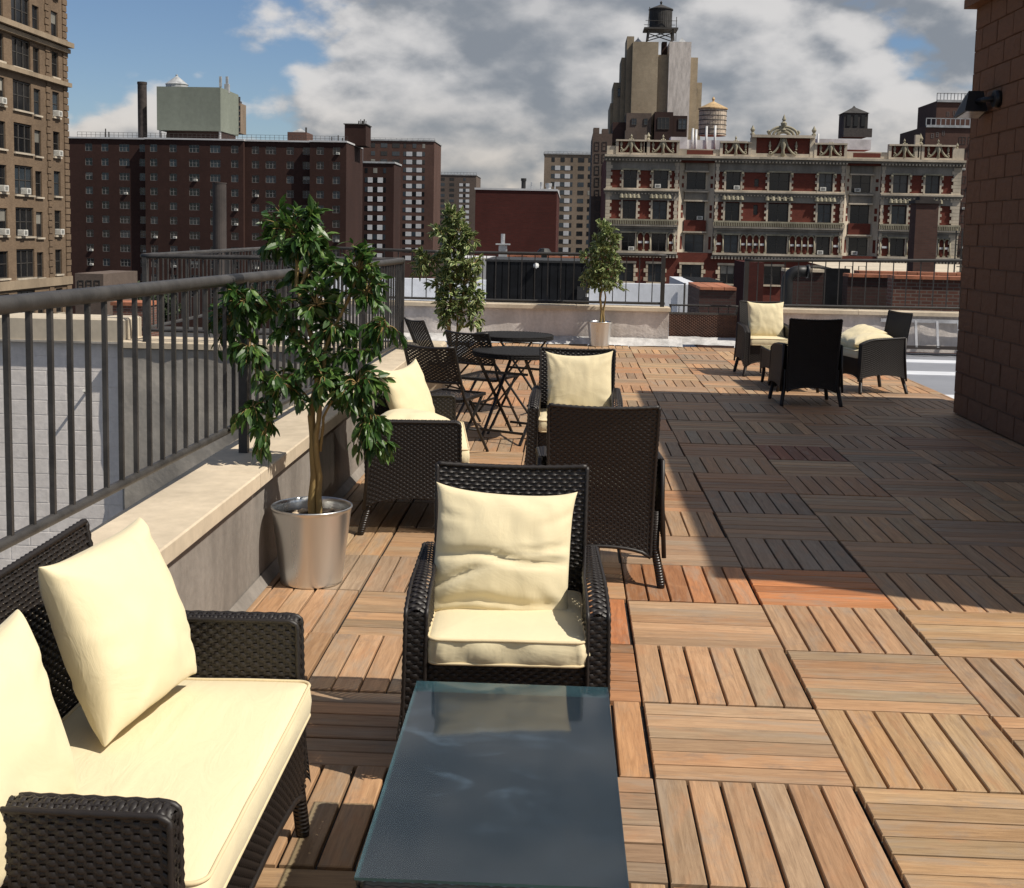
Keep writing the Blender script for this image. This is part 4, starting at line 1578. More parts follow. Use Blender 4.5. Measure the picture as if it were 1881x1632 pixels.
def ficus(label, loc, rz, clusters, stems, mats, L, W, per, seed, single, dens=1.0):
    rnd = random.Random(seed)
    th = thing('potted_tree', label, 'tree', loc, rz, 'potted trees in zinc buckets')
    bucket(th, 0.187, 0.142, 0.362)
    k = MB()
    for path, r0, r1 in stems:
        pts = []
        P = [Vector(p) for p in path]
        for a, c in zip(P, P[1:]):
            for q in range(6):
                w_ = a.lerp(c, q / 6)
                w_ += Vector((noise.noise(w_ * 9 + Vector((seed, 0, 0))), noise.noise(w_ * 9 + Vector((0, seed, 0))), 0)) * 0.010
                pts.append(w_)
        pts.append(P[-1])
        n_ = len(pts)
        rad = [(r0 + (r1 - r0) * q / (n_ - 1)) * (1 + 0.14 * noise.noise(Vector((q * 0.7, seed, 2)))) for q in range(n_)]
        k.tube(pts, rad, 9)
    trunk = k.build('trunk', 'bark', th)
    protos = [leaf_mesh(L, W, None, 0.25, cu) for cu in (0.15, 0.45, 0.8)]
    pv = [np.array(p.v) for p in protos]
    all_leaves = []
    tw = MB()
    for (cx, cy, cz, r_, n_, droop) in clusters:
        c0 = Vector((cx, cy, cz))
        nb = max(3, int(n_ * dens / per))
        for b_ in range(nb):
            dv_ = Vector((rnd.gauss(0, 1), rnd.gauss(0, 1), rnd.gauss(0, 0.75))).normalized()
            tip = c0 + dv_ * r_ * rnd.uniform(0.55, 1.0)
            root_ = c0 + dv_ * r_ * 0.05 + Vector((0, 0, -0.25 * r_))
            mid = root_.lerp(tip, 0.5) + Vector((0, 0, 0.12 * r_))
            tip = tip + Vector((0, 0, -droop * r_ * rnd.uniform(0.3, 1)))
            path = [(root_ * (1 - t_) ** 2 + mid * 2 * t_ * (1 - t_) + tip * t_ * t_) for t_ in np.linspace(0, 1, 7)]
            tw.tube(path, np.linspace(0.0035, 0.0012, 7), 4, cap=False)
            for q in range(per):
                t_ = 0.25 + 0.75 * (q + rnd.random() * 0.6) / per
                f_ = min(t_, 0.999) * 6
                p = path[int(f_)].lerp(path[min(6, int(f_) + 1)], f_ - int(f_))
                axis = (path[min(6, int(f_) + 1)] - path[int(f_)]).normalized()
                sd = axis.cross(Vector((rnd.gauss(0, 1), rnd.gauss(0, 1), rnd.gauss(0, 1)))).normalized()
                d_ = (axis * rnd.uniform(0.4, 1.0) + sd * rnd.uniform(0.5, 1.0) + Vector((0, 0, (-0.55 * droop - 0.15) if len(mats) > 1 else 0.35 - 0.4 * droop))).normalized()
                sc = rnd.uniform(0.55, 1.2)
                all_leaves.append((leaf_matrix(p, d_, rnd.gauss(0, 0.7), sc), rnd.randrange(3), rnd.random()))
    tw.build('twigs', 'bark', trunk, kind='stuff')
    # the leaves nearest the viewer are single parts, the rest one mass
    rot = Matrix.Rotation(rz, 3, 'Z')
    L0 = Vector(loc)
    keyed = sorted(all_leaves, key=lambda e: (rot @ e[0].translation + L0 - CAM).length)
    singles, mass = keyed[:single], keyed[single:]
    if singles:
        ms = {}
        for a in range(3):
            for mi_ in range(len(mats)):
                ms[a, mi_] = protos[a].mesh('leaf', mats[mi_])
        for mt, a, rr in singles:
            mi_ = 1 if (len(mats) > 1 and rr < 0.26) else 0
            o = obj('leaf', ms[a, mi_], th)
            o.matrix_local = mt
    fm = MB()
    for mt, a, rr in mass:
        A = np.array(mt)
        V = pv[a] @ A[:3, :3].T + A[:3, 3]
        i0 = len(fm.v)
        fm.v += [tuple(x) for x in V]
        mi_ = 1 if (len(mats) > 1 and rr < 0.2) else 0
        for q, f_ in enumerate(protos[a].f):
            fm.face([i0 + z for z in f_], mi=mi_, uv=protos[a].uv[q])
    fm.build('foliage', mats, th, kind='stuff')
    return th


t1c = [(-0.10, 0.0, 1.66, 0.15, 150, 0.1), (-0.02, -0.02, 1.60, 0.12, 100, 0.3), (-0.17, 0.03, 1.58, 0.09, 50, 0.4), (0.0, 0.0, 1.71, 0.08, 40, 0.0),
       (0.21, -0.02, 1.50, 0.12, 120, 0.1), (0.25, 0.0, 1.40, 0.13, 100, 0.4), (0.34, 0.0, 1.24, 0.11, 70, 1.0),
       (-0.30, -0.03, 1.35, 0.15, 150, 0.4), (-0.38, 0.0, 1.25, 0.14, 110, 0.8), (-0.28, -0.05, 1.13, 0.13, 80, 0.9), (-0.16, 0.0, 1.32, 0.11, 60, 0.4),
       (0.03, -0.06, 1.34, 0.13, 110, 0.4), (0.12, 0.0, 1.46, 0.10, 50, 0.3), (-0.03, 0.02, 1.45, 0.10, 50, 0.3), (0.0, 0.02, 1.10, 0.13, 60, 0.5), (0.2, 0.0, 1.10, 0.11, 50, 0.5), (0.11, -0.02, 1.22, 0.12, 80, 0.6), (-0.10, 0.02, 1.20, 0.11, 60, 0.6),
       (0.07, -0.08, 1.00, 0.13, 110, 0.6), (0.22, -0.04, 0.98, 0.15, 160, 0.7), (0.28, -0.02, 0.80, 0.12, 120, 1.1), (0.33, -0.02, 0.68, 0.07, 36, 1.2),
       (-0.13, -0.04, 0.97, 0.13, 100, 0.7), (-0.27, -0.04, 0.85, 0.11, 60, 0.8), (-0.20, -0.06, 0.76, 0.10, 44, 1.2), (0.14, 0.04, 0.90, 0.10, 50, 0.6)]
t1s = [([(0.0, 0, 0.28), (0.012, 0, 0.55), (-0.005, 0.01, 0.78), (0.02, 0.0, 0.95), (0.0, 0, 1.15), (-0.07, 0, 1.38), (-0.08, 0, 1.62)], 0.021, 0.008),
       ([(0.035, -0.015, 0.28), (0.042, -0.01, 0.50), (0.025, -0.02, 0.70), (0.05, 0, 0.9), (0.06, -0.02, 1.10), (0.18, -0.02, 1.36), (0.23, 0, 1.52)], 0.015, 0.006),
       ([(0.045, 0.0, 0.62), (0.055, 0.0, 0.78), (0.17, -0.03, 0.98)], 0.008, 0.004), ([(0.0, 0, 0.85), (-0.12, -0.03, 0.98)], 0.007, 0.004),
       ([(-0.02, 0, 1.12), (-0.16, -0.02, 1.26), (-0.28, -0.02, 1.38)], 0.008, 0.004), ([(-0.06, 0, 1.36), (-0.02, 0, 1.48), (-0.02, 0, 1.62)], 0.008, 0.005)]
ficus('tall green ficus in a zinc bucket between the two sofas', (-1.475, 1.34, 0), 0, t1c, t1s, ['leaf_green', 'leaf_light'], 0.068, 0.026, 9, 5, 290, 1.75)
t2c = [(0.0, 0, 1.78, 0.13, 150, 0.3), (0.08, 0, 1.66, 0.16, 180, 0.3), (0.16, 0, 1.60, 0.14, 120, 0.5), (-0.06, 0, 1.52, 0.17, 170, 0.4), (0.02, 0, 1.42, 0.2, 220, 0.4),
       (-0.18, 0, 1.34, 0.16, 150, 0.5), (0.18, 0, 1.36, 0.15, 150, 0.6), (0.03, 0, 1.24, 0.2, 220, 0.4), (0.2, 0.0, 1.18, 0.15, 130, 0.6), (-0.12, 0, 1.12, 0.2, 200, 0.5),
       (0.08, 0, 1.02, 0.18, 180, 0.5), (-0.22, 0, 1.0, 0.14, 90, 0.7), (0.22, 0, 0.95, 0.13, 80, 0.8), (0.0, 0, 0.92, 0.14, 100, 0.5)]
t2s = [([(0.0, 0, 0.28), (0.02, 0, 0.5), (-0.005, 0, 0.7), (0.015, 0, 0.9), (0.0, 0, 1.2), (0.02, 0, 1.7)], 0.022, 0.008),
       ([(0.06, 0.01, 0.28), (0.045, 0, 0.5), (0.07, 0, 0.72), (0.05, 0, 0.95), (0.12, 0, 1.3)], 0.018, 0.006)]
ficus('small variegated tree in a zinc bucket against the far wall, with a bare lower stem', (0.165, 13.78, 0), 0, t2c, t2s, ['leaf_variegated'], 0.082, 0.036, 9, 8, 0, 1.0)
t3c = [(0.03, 0, 1.80, 0.13, 150, 0.3), (0.10, 0, 1.68, 0.17, 190, 0.3), (-0.06, 0, 1.64, 0.15, 150, 0.5), (0.20, 0, 1.58, 0.13, 120, 0.6), (0.03, 0, 1.50, 0.18, 200, 0.4),
       (-0.20, 0, 1.38, 0.17, 190, 0.4), (-0.28, 0, 1.30, 0.12, 80, 0.6), (0.06, 0, 1.32, 0.2, 230, 0.4), (0.26, 0, 1.36, 0.13, 110, 0.5), (0.18, 0, 1.20, 0.17, 170, 0.5),
       (-0.05, 0, 1.14, 0.18, 200, 0.4), (0.25, 0, 1.02, 0.15, 140, 0.7), (0.02, 0, 0.97, 0.19, 210, 0.5), (0.18, 0, 0.86, 0.17, 150, 0.7), (-0.06, 0, 0.80, 0.14, 110, 0.7), (0.28, 0, 0.78, 0.11, 60, 0.9)]
t3s = [([(0.0, 0, 0.28), (0.03, 0, 0.5), (0.0, 0, 0.75), (0.03, 0, 1.0), (0.0, 0, 1.3), (0.03, 0, 1.7)], 0.026, 0.008),
       ([(0.06, 0.01, 0.28), (0.09, 0, 0.55), (0.10, 0, 0.8), (0.18, 0, 1.15)], 0.016, 0.006)]
ficus('bushy variegated tree in a zinc bucket behind the folding chairs', (-1.51, 8.0, 0), 0, t3c, t3s, ['leaf_variegated'], 0.082, 0.036, 9, 15, 0, 1.05)

# ================================================================== CITY
STREET = -18.0


def PX(px, py, Y):
    p = atY(px, py, Y)
    return p.x, p.z


def wall_holes(k, y, x0, x1, z0, z1, holes, depth, mi=0):
    """wall facing -y at depth y with rectangular openings and their reveals"""
    xs = sorted(set([x0, x1] + [round(v, 4) for h in holes for v in h[:2] if x0 < v < x1]))
    zs = sorted(set([z0, z1] + [round(v, 4) for h in holes for v in h[2:4] if z0 < v < z1]))
    for a, b_ in zip(xs, xs[1:]):
        cx = (a + b_) / 2
        hh = [h for h in holes if h[0] < cx < h[1]]
        run = None
        for c, d_ in zip(zs, zs[1:]):
            cz = (c + d_) / 2
            if any(h[2] < cz < h[3] for h in hh):
                if run:
                    k.quad((a, y, run[0]), (b_, y, run[0]), (b_, y, run[1]), (a, y, run[1]), mi=mi)
                    run = None
            else:
                run = (run[0], d_) if run else (c, d_)
        if run:
            k.quad((a, y, run[0]), (b_, y, run[0]), (b_, y, run[1]), (a, y, run[1]), mi=mi)
    for h in holes:
        a, b_, c, d_ = h[:4]
        Y = y + depth
        k.quad((a, y, c), (a, Y, c), (a, Y, d_), (a, y, d_), mi=mi)
        k.quad((b_, Y, c), (b_, y, c), (b_, y, d_), (b_, Y, d_), mi=mi)
        k.quad((a, y, d_), (a, Y, d_), (b_, Y, d_), (b_, y, d_), mi=mi)
        k.quad((a, Y, c), (a, y, c), (b_, y, c), (b_, Y, c), mi=mi)


def body(k, x0, x1, y0, y1, z0, z1, front=False, mi=0):
    if front:
        k.quad((x0, y0, z0), (x1, y0, z0), (x1, y0, z1), (x0, y0, z1), mi=mi)
    k.quad((x1, y0, z0), (x1, y1, z0), (x1, y1, z1), (x1, y0, z1), mi=mi)
    k.quad((x0, y1, z0), (x0, y0, z0), (x0, y0, z1), (x0, y1, z1), mi=mi)
    k.quad((x1, y1, z0), (x0, y1, z0), (x0, y1, z1), (x1, y1, z1), mi=mi)
    k.quad((x0, y0, z1), (x1, y0, z1), (x1, y1, z1), (x0, y1, z1), mi=mi)


WM = {}


def window_meshes(w, h, style, frame):
    key = (round(w, 1), round(h, 1), style, frame)
    if key in WM:
        return WM[key]
    w, h = key[0], key[1]
    k = MB()
    e, dpt = 0.07, 0.08
    y = 0.14
    k.box((-w / 2 + e / 2, y, h / 2), (e, dpt, h))
    k.box((w / 2 - e / 2, y, h / 2), (e, dpt, h))
    k.box((0, y, e / 2), (w - 2 * e, dpt, e))
    k.box((0, y, h - e / 2), (w - 2 * e, dpt, e))
    n_ = {'single': 1, 'double': 2, 'triple': 3}[style]
    for q in range(1, n_):
        k.box((-w / 2 + w * q / n_, y, h / 2), (0.09, dpt * 0.9, h - 2 * e))
    for q in range(n_):
        x0 = -w / 2 + w * q / n_ + (0.05 if q else e)
        x1 = -w / 2 + w * (q + 1) / n_ - (0.05 if q < n_ - 1 else e)
        k.box(((x0 + x1) / 2, y + 0.01, h * 0.52), (x1 - x0, dpt * 0.6, 0.055))
    fr = k.mesh('window', frame)
    panes = []
    for mname in ('pane_dark', 'pane_blue', 'pane_blind'):
        k = MB()
        if mname == 'pane_blind':
            k.quad((-w / 2 + e, y + 0.02, e), (w / 2 - e, y + 0.02, e), (w / 2 - e, y + 0.02, h * 0.52), (-w / 2 + e, y + 0.02, h * 0.52), mi=1)
            k.quad((-w / 2 + e, y + 0.02, h * 0.52), (w / 2 - e, y + 0.02, h * 0.52), (w / 2 - e, y + 0.02, h - e), (-w / 2 + e, y + 0.02, h - e), mi=0)
            panes.append(k.mesh('pane', ['pane_blind', 'pane_dark']))
        else:
            k.quad((-w / 2 + e, y + 0.02, e), (w / 2 - e, y + 0.02, e), (w / 2 - e, y + 0.02, h - e), (-w / 2 + e, y + 0.02, h - e))
            panes.append(k.mesh('pane', mname))
    WM[key] = (fr, panes)
    return WM[key]


ACM = None


def ac_mesh():
    global ACM
    if ACM is None:
        k = MB()
        k.box((0, -0.12, 0.20), (0.62, 0.44, 0.40), bev=0.02)
        k.cur = 1
        k.box((0.0, -0.341, 0.20), (0.40, 0.01, 0.26))
        k.cur = 0
        for q in range(3):
            k.box((0.0, -0.348, 0.11 + 0.09 * q), (0.42, 0.012, 0.014))
        ACM = k.mesh('air_conditioner', ['ac_white', 'ac_grille'])
    return ACM


def put_window(par, x, y, z, w, h, style, frame, ac=None, rz=0.0, pane=None, wts=(6, 3, 1.6)):
    fr, panes = window_meshes(w, h, style, frame)
    o = obj('window', fr, par, loc=(x, y, z), rz=rz)
    q = pane if pane is not None else rng.choice(3, p=np.array(wts) / sum(wts))
    obj('pane', panes[q], o)
    if ac is not None:
        obj('air_conditioner', ac_mesh(), o, loc=(ac, 0.0, 0.05))
    return o


# ------------------------------------------------------------------ tan apartment house at far left (faces +x)
XF = -37.4


def PXx(px, py):
    dd = ray(px, py)
    p = CAM + dd * ((XF - CAM.x) / dd.x)
    return p.y, p.z


tb = thing('apartment_building', 'tan brick apartment house with stone courses at the left edge', 'building', (XF, 85.0, 0), R(90))
# local frame: x runs along the facade (local x = world y - 85), local -y faces the deck
holes = []
cols = {'A': (73.55, 75.0), 'B': (76.2, 78.95), 'C': (79.35, 80.4), 'D': (82.4, 83.55)}
extra = {'E': (70.2, 71.9), 'F': (67.0, 68.6)}
wins = []
for nm, (a, b_) in list(cols.items()) + list(extra.items()):
    for r in range(-3, 9):
        zt = 13.73 - 2.81 * (r - 1) + {'A': 0.0, 'B': 0.1, 'C': -0.15, 'D': 0.0, 'E': 0, 'F': 0}[nm]
        hh = 1.78 if nm != 'B' else 1.95
        holes.append((a - 85, b_ - 85, zt - hh, zt))
        wins.append((nm, r, (a + b_) / 2 - 85, zt - hh, b_ - a, hh))
k = MB()
wall_holes(k, 0, -30, 0, STREET, 30, holes, 0.22)
body(k, -30, 0, 0, 24, STREET, 30)
k.build('wall', 'tan_brick', tb)
for nm, r, x, z, w, h in wins:
    st = {'A': 'single', 'B': 'triple', 'C': 'single', 'D': 'single', 'E': 'single', 'F': 'single'}[nm]
    ac = None
    if nm in 'ABD' and rng.random() < 0.5:
        ac = rng.choice([-0.6, 0.0, 0.5]) if nm == 'B' else 0.0
    put_window(tb, x, 0, z, w, h, st, 'frame_dark', ac, wts=(6, 2, 2))
    s = MB()
    s.box((x, -0.04, z - 0.06), (w + 0.18, 0.2, 0.12))
    s.build('sill', 'limestone', tb)
for z, p, hgt in ((14.45, 0.55, 0.35), (14.05, 0.28, 0.30), (11.62, 0.34, 0.30), (-2.6, 0.15, 0.6)):
    s = MB()
    s.box((-15, 0.1 - p / 2, z), (30.2, p + 0.2, hgt))
    s.build('string_course', 'tan_stone', tb)
s = MB()
for u0, u1 in ((-3.75, -3.05), (-0.75, 0.06)):
    for q in range(70):
        zz = -6 + 0.47 * q
        dx = 0.12 if q % 2 else 0.0
        s.box(((u0 + u1) / 2 + (dx if u0 < -2 else -dx) * 0.5, -0.02, zz), (u1 - u0 - dx, 0.12, 0.40))
s.build('quoins', 'tan_brick', tb, kind='stuff')

# ------------------------------------------------------------------ long brown housing block
Y2 = 228.0
hb = thing('housing_block', 'long dark brown brick housing block with rows of small windows', 'building', (0, 0, 0))
segs = [(110, 266, 1.2), (266, 447, 0.0), (447, 570, 1.0), (570, 637, -0.4)]
cc = [130, 230, 350, 465, 545, 665, 795, 925, 1045, 1165, 1260, 1380, 1480, 1575, 1675]
wide = {350, 795, 925, 1260}
ztop = PX(400, 258, Y2)[1]
k = MB()
allw = []
for a, b_, dy in segs:
    x0, x1 = PX(a, 258, Y2)[0], PX(b_, 258, Y2)[0]
    hs = []
    for c in cc:
        pxc = 120 + c / 3.359
        if a < pxc < b_:
            xc = PX(pxc, 300, Y2)[0]
            w = 2.0 if c in wide else 1.4
            for r in range(11):
                z1 = PX(400, 267.5 + 26.6 * r, Y2)[1]
                hs.append((xc - w / 2, xc + w / 2, z1 - 1.4, z1))
                allw.append((xc, Y2 + dy, z1 - 1.4, w))
    wall_holes(k, Y2 + dy, x0, x1, STREET, ztop, hs, 0.2)
    body(k, x0, x1, Y2 + dy, Y2 + 18, STREET, ztop)
k.build('wall', 'brown_brick', hb)
for x, y, z, w in allw:
    put_window(hb, x, y, z, w, 1.4, 'triple' if w > 1.7 else 'double', 'frame_white', 0.3 if rng.random() < 0.13 else None, wts=(7, 4, 0.5))
s = MB()
for a, b_, dy in segs:
    x0, x1 = PX(a, 258, Y2)[0], PX(b_, 258, Y2)[0]
    s.box(((x0 + x1) / 2, Y2 + dy + 8.8, ztop + 0.12), (x1 - x0 + 0.3, 18.2, 0.3))
s.build('roof_edge', 'pale_panel', hb)
# gable end windows
xe = PX(637, 258, Y2)[0]
for q in range(4):
    for r in range(11):
        z1 = PX(400, 267.5 + 26.6 * r, Y2)[1]
        put_window(hb, xe + 0.06 - 0.12, Y2 + 3.0 + q * 3.9, z1 - 1.4, 1.1, 1.4, 'single', 'frame_dark', None, R(90), pane=0)
# roof railing
s = MB()
for q in range(60):
    x = PX(136 + 500 * q / 59, 255, Y2)[0]
    s.bar((x, Y2 + 1.6, ztop + 0.2), (x, Y2 + 1.6, ztop + 1.25), 0.05)
xa, xb = PX(136, 255, Y2)[0], PX(636, 255, Y2)[0]
for zq in (0.75, 1.25):
    s.bar((xa, Y2 + 1.6, ztop + zq), (xb, Y2 + 1.6, ztop + zq), 0.05)
s.build('roof_railing', 'frame_dark', hb)
for pxv, hh in ((176, 2.2), (182, 1.6), (280, 1.5), (290, 1.3), (600, 1.4), (620, 1.2), (612, 1.7)):
    s = MB()
    x = PX(pxv, 255, Y2)[0]
    s.bar((x, Y2 + 5, ztop), (x, Y2 + 5, ztop + hh), 0.18)
    s.build('vent_pipe', 'frame_dark', hb)


def pbox(k_, px0, px1, py0, py1, Y, dep, zb=None, rx=None):
    """box whose front face fills a measured rectangle at distance Y"""
    x0, x1 = PX(px0, (py0 + py1) / 2, Y)[0], PX(px1, (py0 + py1) / 2, Y)[0]
    zt_ = PX((px0 + px1) / 2, py0, Y)[1]
    z0_ = PX((px0 + px1) / 2, py1, Y)[1] if zb is None else zb
    k_.box(((x0 + x1) / 2, Y + dep / 2, (z0_ + zt_) / 2), (x1 - x0, dep, zt_ - z0_))
    return x0, x1, z0_, zt_


# rooftop plant on the housing block (each stands on its roof)
gt = thing('tank_house', 'big plain grey green tank enclosure on the brown housing roof', 'building', (0, 0, 0))
k = MB()
x0, x1, z0, z1 = pbox(k, 288, 405, 160, 240, Y2 + 6, 13)
k.build('enclosure', 'tank_green', gt)
k = MB()
k.box(((x0 + x1) / 2 + 0.6, Y2 + 12.5, (ztop + z0) / 2), (x1 - x0 - 1.6, 10, z0 - ztop))
k.build('base', 'dark_brick', gt)
for q in range(2):
    for xx in (x0 + 0.3, x1 - 0.4):
        k = MB()
        k.bar((xx, Y2 + 7 + q * 8, ztop), (xx, Y2 + 7 + q * 8, z0), 0.35)
        k.build('post', 'pale_panel', gt)
k = MB()
xc, zc = PX(325, 160, Y2 + 16)
k.lathe([(2.2, -0.6), (2.2, 0.25), (2.35, 0.35), (0.25, 2.0), (0.25, 2.3), (0, 2.4)], (xc, Y2 + 16, zc + 0.1), 14)
k.build('tank_cap', 'tank_roof_metal', gt)
sk = thing('smokestack', 'tall dark round smokestack standing on the brown housing roof', 'chimney', (0, 0, 0))
xc, zt_ = PX(261, 151, Y2 + 8)
k = MB()
k.lathe([(0.88, ztop), (0.88, zt_ - 0.5), (0.94, zt_ - 0.45), (0.94, zt_), (0.7, zt_), (0.7, zt_ - 1)], (xc, Y2 + 8, 0), 20)
k.build('stack', 'stack_iron', sk)
an = thing('antenna_mast', 'pair of grey panel antennas on the tank enclosure corner', 'antenna', (0, 0, 0))
for q, pxv in enumerate((405, 417)):
    k = MB()
    x, z = PX(pxv, 141, Y2 + 12)
    k.bar((x, Y2 + 12, z), (x, Y2 + 12, z - 2.0), 0.45)
    k.bar((x, Y2 + 12, z - 1.5), (x, Y2 + 12, z - 3.2), 0.9 if q else 0.3)
    k.build('panel_antenna', 'tank_roof_metal', an)
for nm, lab, rect, mat in (('roof_hut', 'small brick roof hut with a metal hip roof on the brown housing block', (528, 563, 243, 258), 'brown_brick_b'),
                           ('roof_hut', 'flat brick penthouse with antennas at the right end of the brown housing block', (633, 672, 229, 258), 'brown_brick')):
    th = thing(nm, lab, 'building', (0, 0, 0))
    k = MB()
    x0, x1, z0, z1 = pbox(k, rect[0], rect[1], rect[2], rect[3], Y2 + 8, 6, ztop)
    k.build('wall', mat, th)
    k = MB()
    if rect[0] < 600:
        c = ((x0 + x1) / 2, Y2 + 11, z1)
        k.lathe([(2.2, 0), (0.2, 0.9), (0, 1.2)], c, 4, R(45))
        k.build('roof', 'tank_roof_metal', th)
        k = MB()
        k.bar((x1 - 0.3, Y2 + 9, z1), (x1 - 0.3, Y2 + 9, z1 + 1.0), 0.3)
        k.build('vent_pipe', 'frame_dark', th)
    else:
        k.box(((x0 + x1) / 2, Y2 + 11, z1 + 0.08), (x1 - x0 + 0.4, 6.4, 0.16))
        k.build('roof', 'frame_dark', th)
        for q in range(5):
            k = MB()
            xx = x1 - 0.4 - 0.35 * q
            k.bar((xx, Y2 + 10, z1), (xx + 0.1, Y2 + 10, z1 + 0.9 + 0.3 * (q % 2)), 0.12 + 0.1 * (q % 3))
            k.build('antenna', 'frame_dark', th)


def tower(label, px0, px1, pyt, Y, dep, mat, spec, row0, drow, nrow, pyb=470, roof=True, extra=None):
    th = thing('apartment_tower', label, 'building', (0, 0, 0))
    k_ = MB()
    x0, x1 = PX(px0, pyt, Y)[0], PX(px1, pyt, Y)[0]
    pm_ = (px0 + px1) / 2
    zt_ = PX(pm_, pyt, Y)[1]
    body(k_, x0, x1, Y, Y + dep, STREET, zt_, True)
    k_.build('wall', mat, th)
    kw, kp = MB(), MB()
    for r in range(nrow):
        pa_ = row0 + drow * r
        for (a, b_, kind) in spec:
            xa_, xb_ = PX(a, 400, Y)[0], PX(b_, 400, Y)[0]
            za, zb_ = PX(pm_, pa_, Y)[1], PX(pm_, pa_ + drow * 0.55, Y)[1]
            if kind == 'p':
                if r == 0:
                    continue
                kp.box(((xa_ + xb_) / 2, Y - 0.03, (za + zb_) / 2), (xb_ - xa_, 0.12, za - zb_))
            else:
                kw.cur = rng.choice(3, p=[0.62, 0.33, 0.05])
                kw.box(((xa_ + xb_) / 2, Y - 0.01, (za + zb_) / 2), (xb_ - xa_, 0.08, (za - zb_) * 0.95))
    kw.build('windows', ['pane_dark', 'pane_blue', 'pane_blind'], th, kind='stuff')
    if kp.v:
        kp.build('spandrel_panels', 'pale_panel', th, kind='stuff')
    k_ = MB()
    k_.box(((x0 + x1) / 2, Y + dep / 2, zt_ + 0.2), (x1 - x0 + 0.6, dep + 0.6, 0.5))
    k_.build('roof_edge', 'tank_roof_metal', th)
    k_ = MB()
    sc = (x1 - x0) / (px1 - px0)
    for q in range(14):
        xx = x0 + (x1 - x0) * q / 13
        k_.bar((xx, Y + 1, zt_ + 0.4), (xx, Y + 1, zt_ + 5 * sc), 0.4 * sc)
    k_.bar((x0, Y + 1, zt_ + 5 * sc), (x1, Y + 1, zt_ + 5 * sc), 0.4 * sc)
    k_.build('roof_railing', 'frame_dark', th)
    return th, x0, x1, zt_


zc = lambda v: 560 + v / 3.359
tower('tall brown tower with two columns of white panels right of the housing block', 667, 798, 259, 419, 22, 'brown_brick_b',
      [(zc(405), zc(430), 'w'), (zc(465), zc(505), 'w'), (zc(535), zc(580), 'w'), (zc(604), zc(620), 'w'), (zc(622), zc(658), 'p'), (zc(660), zc(683), 'w'), (zc(685), zc(718), 'p'), (zc(720), zc(736), 'w')], 264, 14.7, 15)
tower('lower dark brown block with white panels in front of the brown tower', 666, 724, 300, 354, 14, 'brown_brick',
      [(zc(368), zc(385), 'w'), (zc(387), zc(416), 'p'), (zc(420), zc(444), 'w'), (zc(447), zc(479), 'p'), (zc(482), zc(498), 'w')], 309, 17.4, 11)
tower('distant grey brown tower in the gap left of the dark red wall', 799, 875, 322, 622, 30, 'grey_brick',
      [(zc(830), zc(860), 'w'), (zc(890), zc(918), 'w'), (zc(950), zc(972), 'p'), (zc(974), zc(988), 'w'), (zc(990), zc(1012), 'p')], 327, 9.9, 15)
tower('buff brick tower with white panels beside the tall water tank tower', 1000, 1092, 284, 411, 20, 'buff_brick',
      [(zc(1514), zc(1534), 'w'), (zc(1536), zc(1568), 'p'), (zc(1570), zc(1595), 'w'), (zc(1597), zc(1630), 'p'), (zc(1632), zc(1646), 'w'), (zc(1678), zc(1715), 'w'), (zc(1740), zc(1764), 'w')], 290, 15, 13)
bt = thing('apartment_tower', 'tiny brick tower top with a mast peeping out beside the grey green enclosure', 'building', (0, 0, 0))
k = MB()
pbox(k, 426, 442, 190, 245, 700, 12)
k.build('wall', 'buff_brick', bt)
k = MB()
for r in range(5):
    for q in range(3):
        pbox(k, 428 + q * 5, 431 + q * 5, 195 + r * 10, 201 + r * 10, 699.8, 0.4)
k.build('windows', 'pane_dark', bt, kind='stuff')
k = MB()
pbox(k, 433, 441, 186, 190, 701, 4)
pbox(k, 435, 440, 178, 186, 702, 2)
k.build('mast', 'frame_dark', bt)

# blank dark red wall
rw = thing('brick_building', 'blank dark red brick side wall with roof vents in the middle distance', 'building', (0, 0, 0))
k = MB()
x0, x1, z0, z1 = pbox(k, 872, 1021, 350, 520, 60, 14, STREET)
k.build('wall', 'dark_red_brick', rw)
k = MB()
k.box(((x0 + x1) / 2, 67, z1 + 0.05), (x1 - x0 + 0.1, 14.1, 0.1))
k.build('coping', 'pale_panel', rw)
for (a, b_, c, d_) in ((957, 967, 328, 349), (975, 978, 335, 349), (992, 997, 335, 349), (1002, 1014, 337, 349), (1018, 1021, 337, 349)):
    k = MB()
    xa_, za = PX((a + b_) / 2, c, 61)
    r_ = (b_ - a) / 2 * 65 / 2240
    k.lathe([(r_ * 0.8, z1), (r_ * 0.8, za - r_), (r_, za - r_), (r_, za), (0, za)], (xa_, 61, 0), 12)
    k.build('vent_pipe', 'black_metal' if a == 957 else 'aluminium', rw)

# ------------------------------------------------------------------ stepped tower with the water tank
Y7 = 190.0
st = thing('stepped_tower', 'tall stepped buff tower carrying a dark water tank', 'building', (0, 0, 0))


def add(name, mat, *rects):
    k_ = MB()
    for r_ in rects:
        px0, px1, py0, py1, dy, dep = r_
        pbox(k_, px0, px1, py0, py1, Y7 + dy, dep, STREET if py1 is None else None)
    return k_.build(name, mat, st)


def add2(name, mat, *rects):
    k_ = MB()
    for (px0, px1, py0, dy, dep) in rects:
        x0_, x1_ = PX(px0, 200, Y7 + dy)[0], PX(px1, 200, Y7 + dy)[0]
        z_ = PX((px0 + px1) / 2, py0, Y7 + dy)[1]
        body(k_, x0_, x1_, Y7 + dy, Y7 + dy + dep, STREET, z_, True)
    return k_.build(name, mat, st)


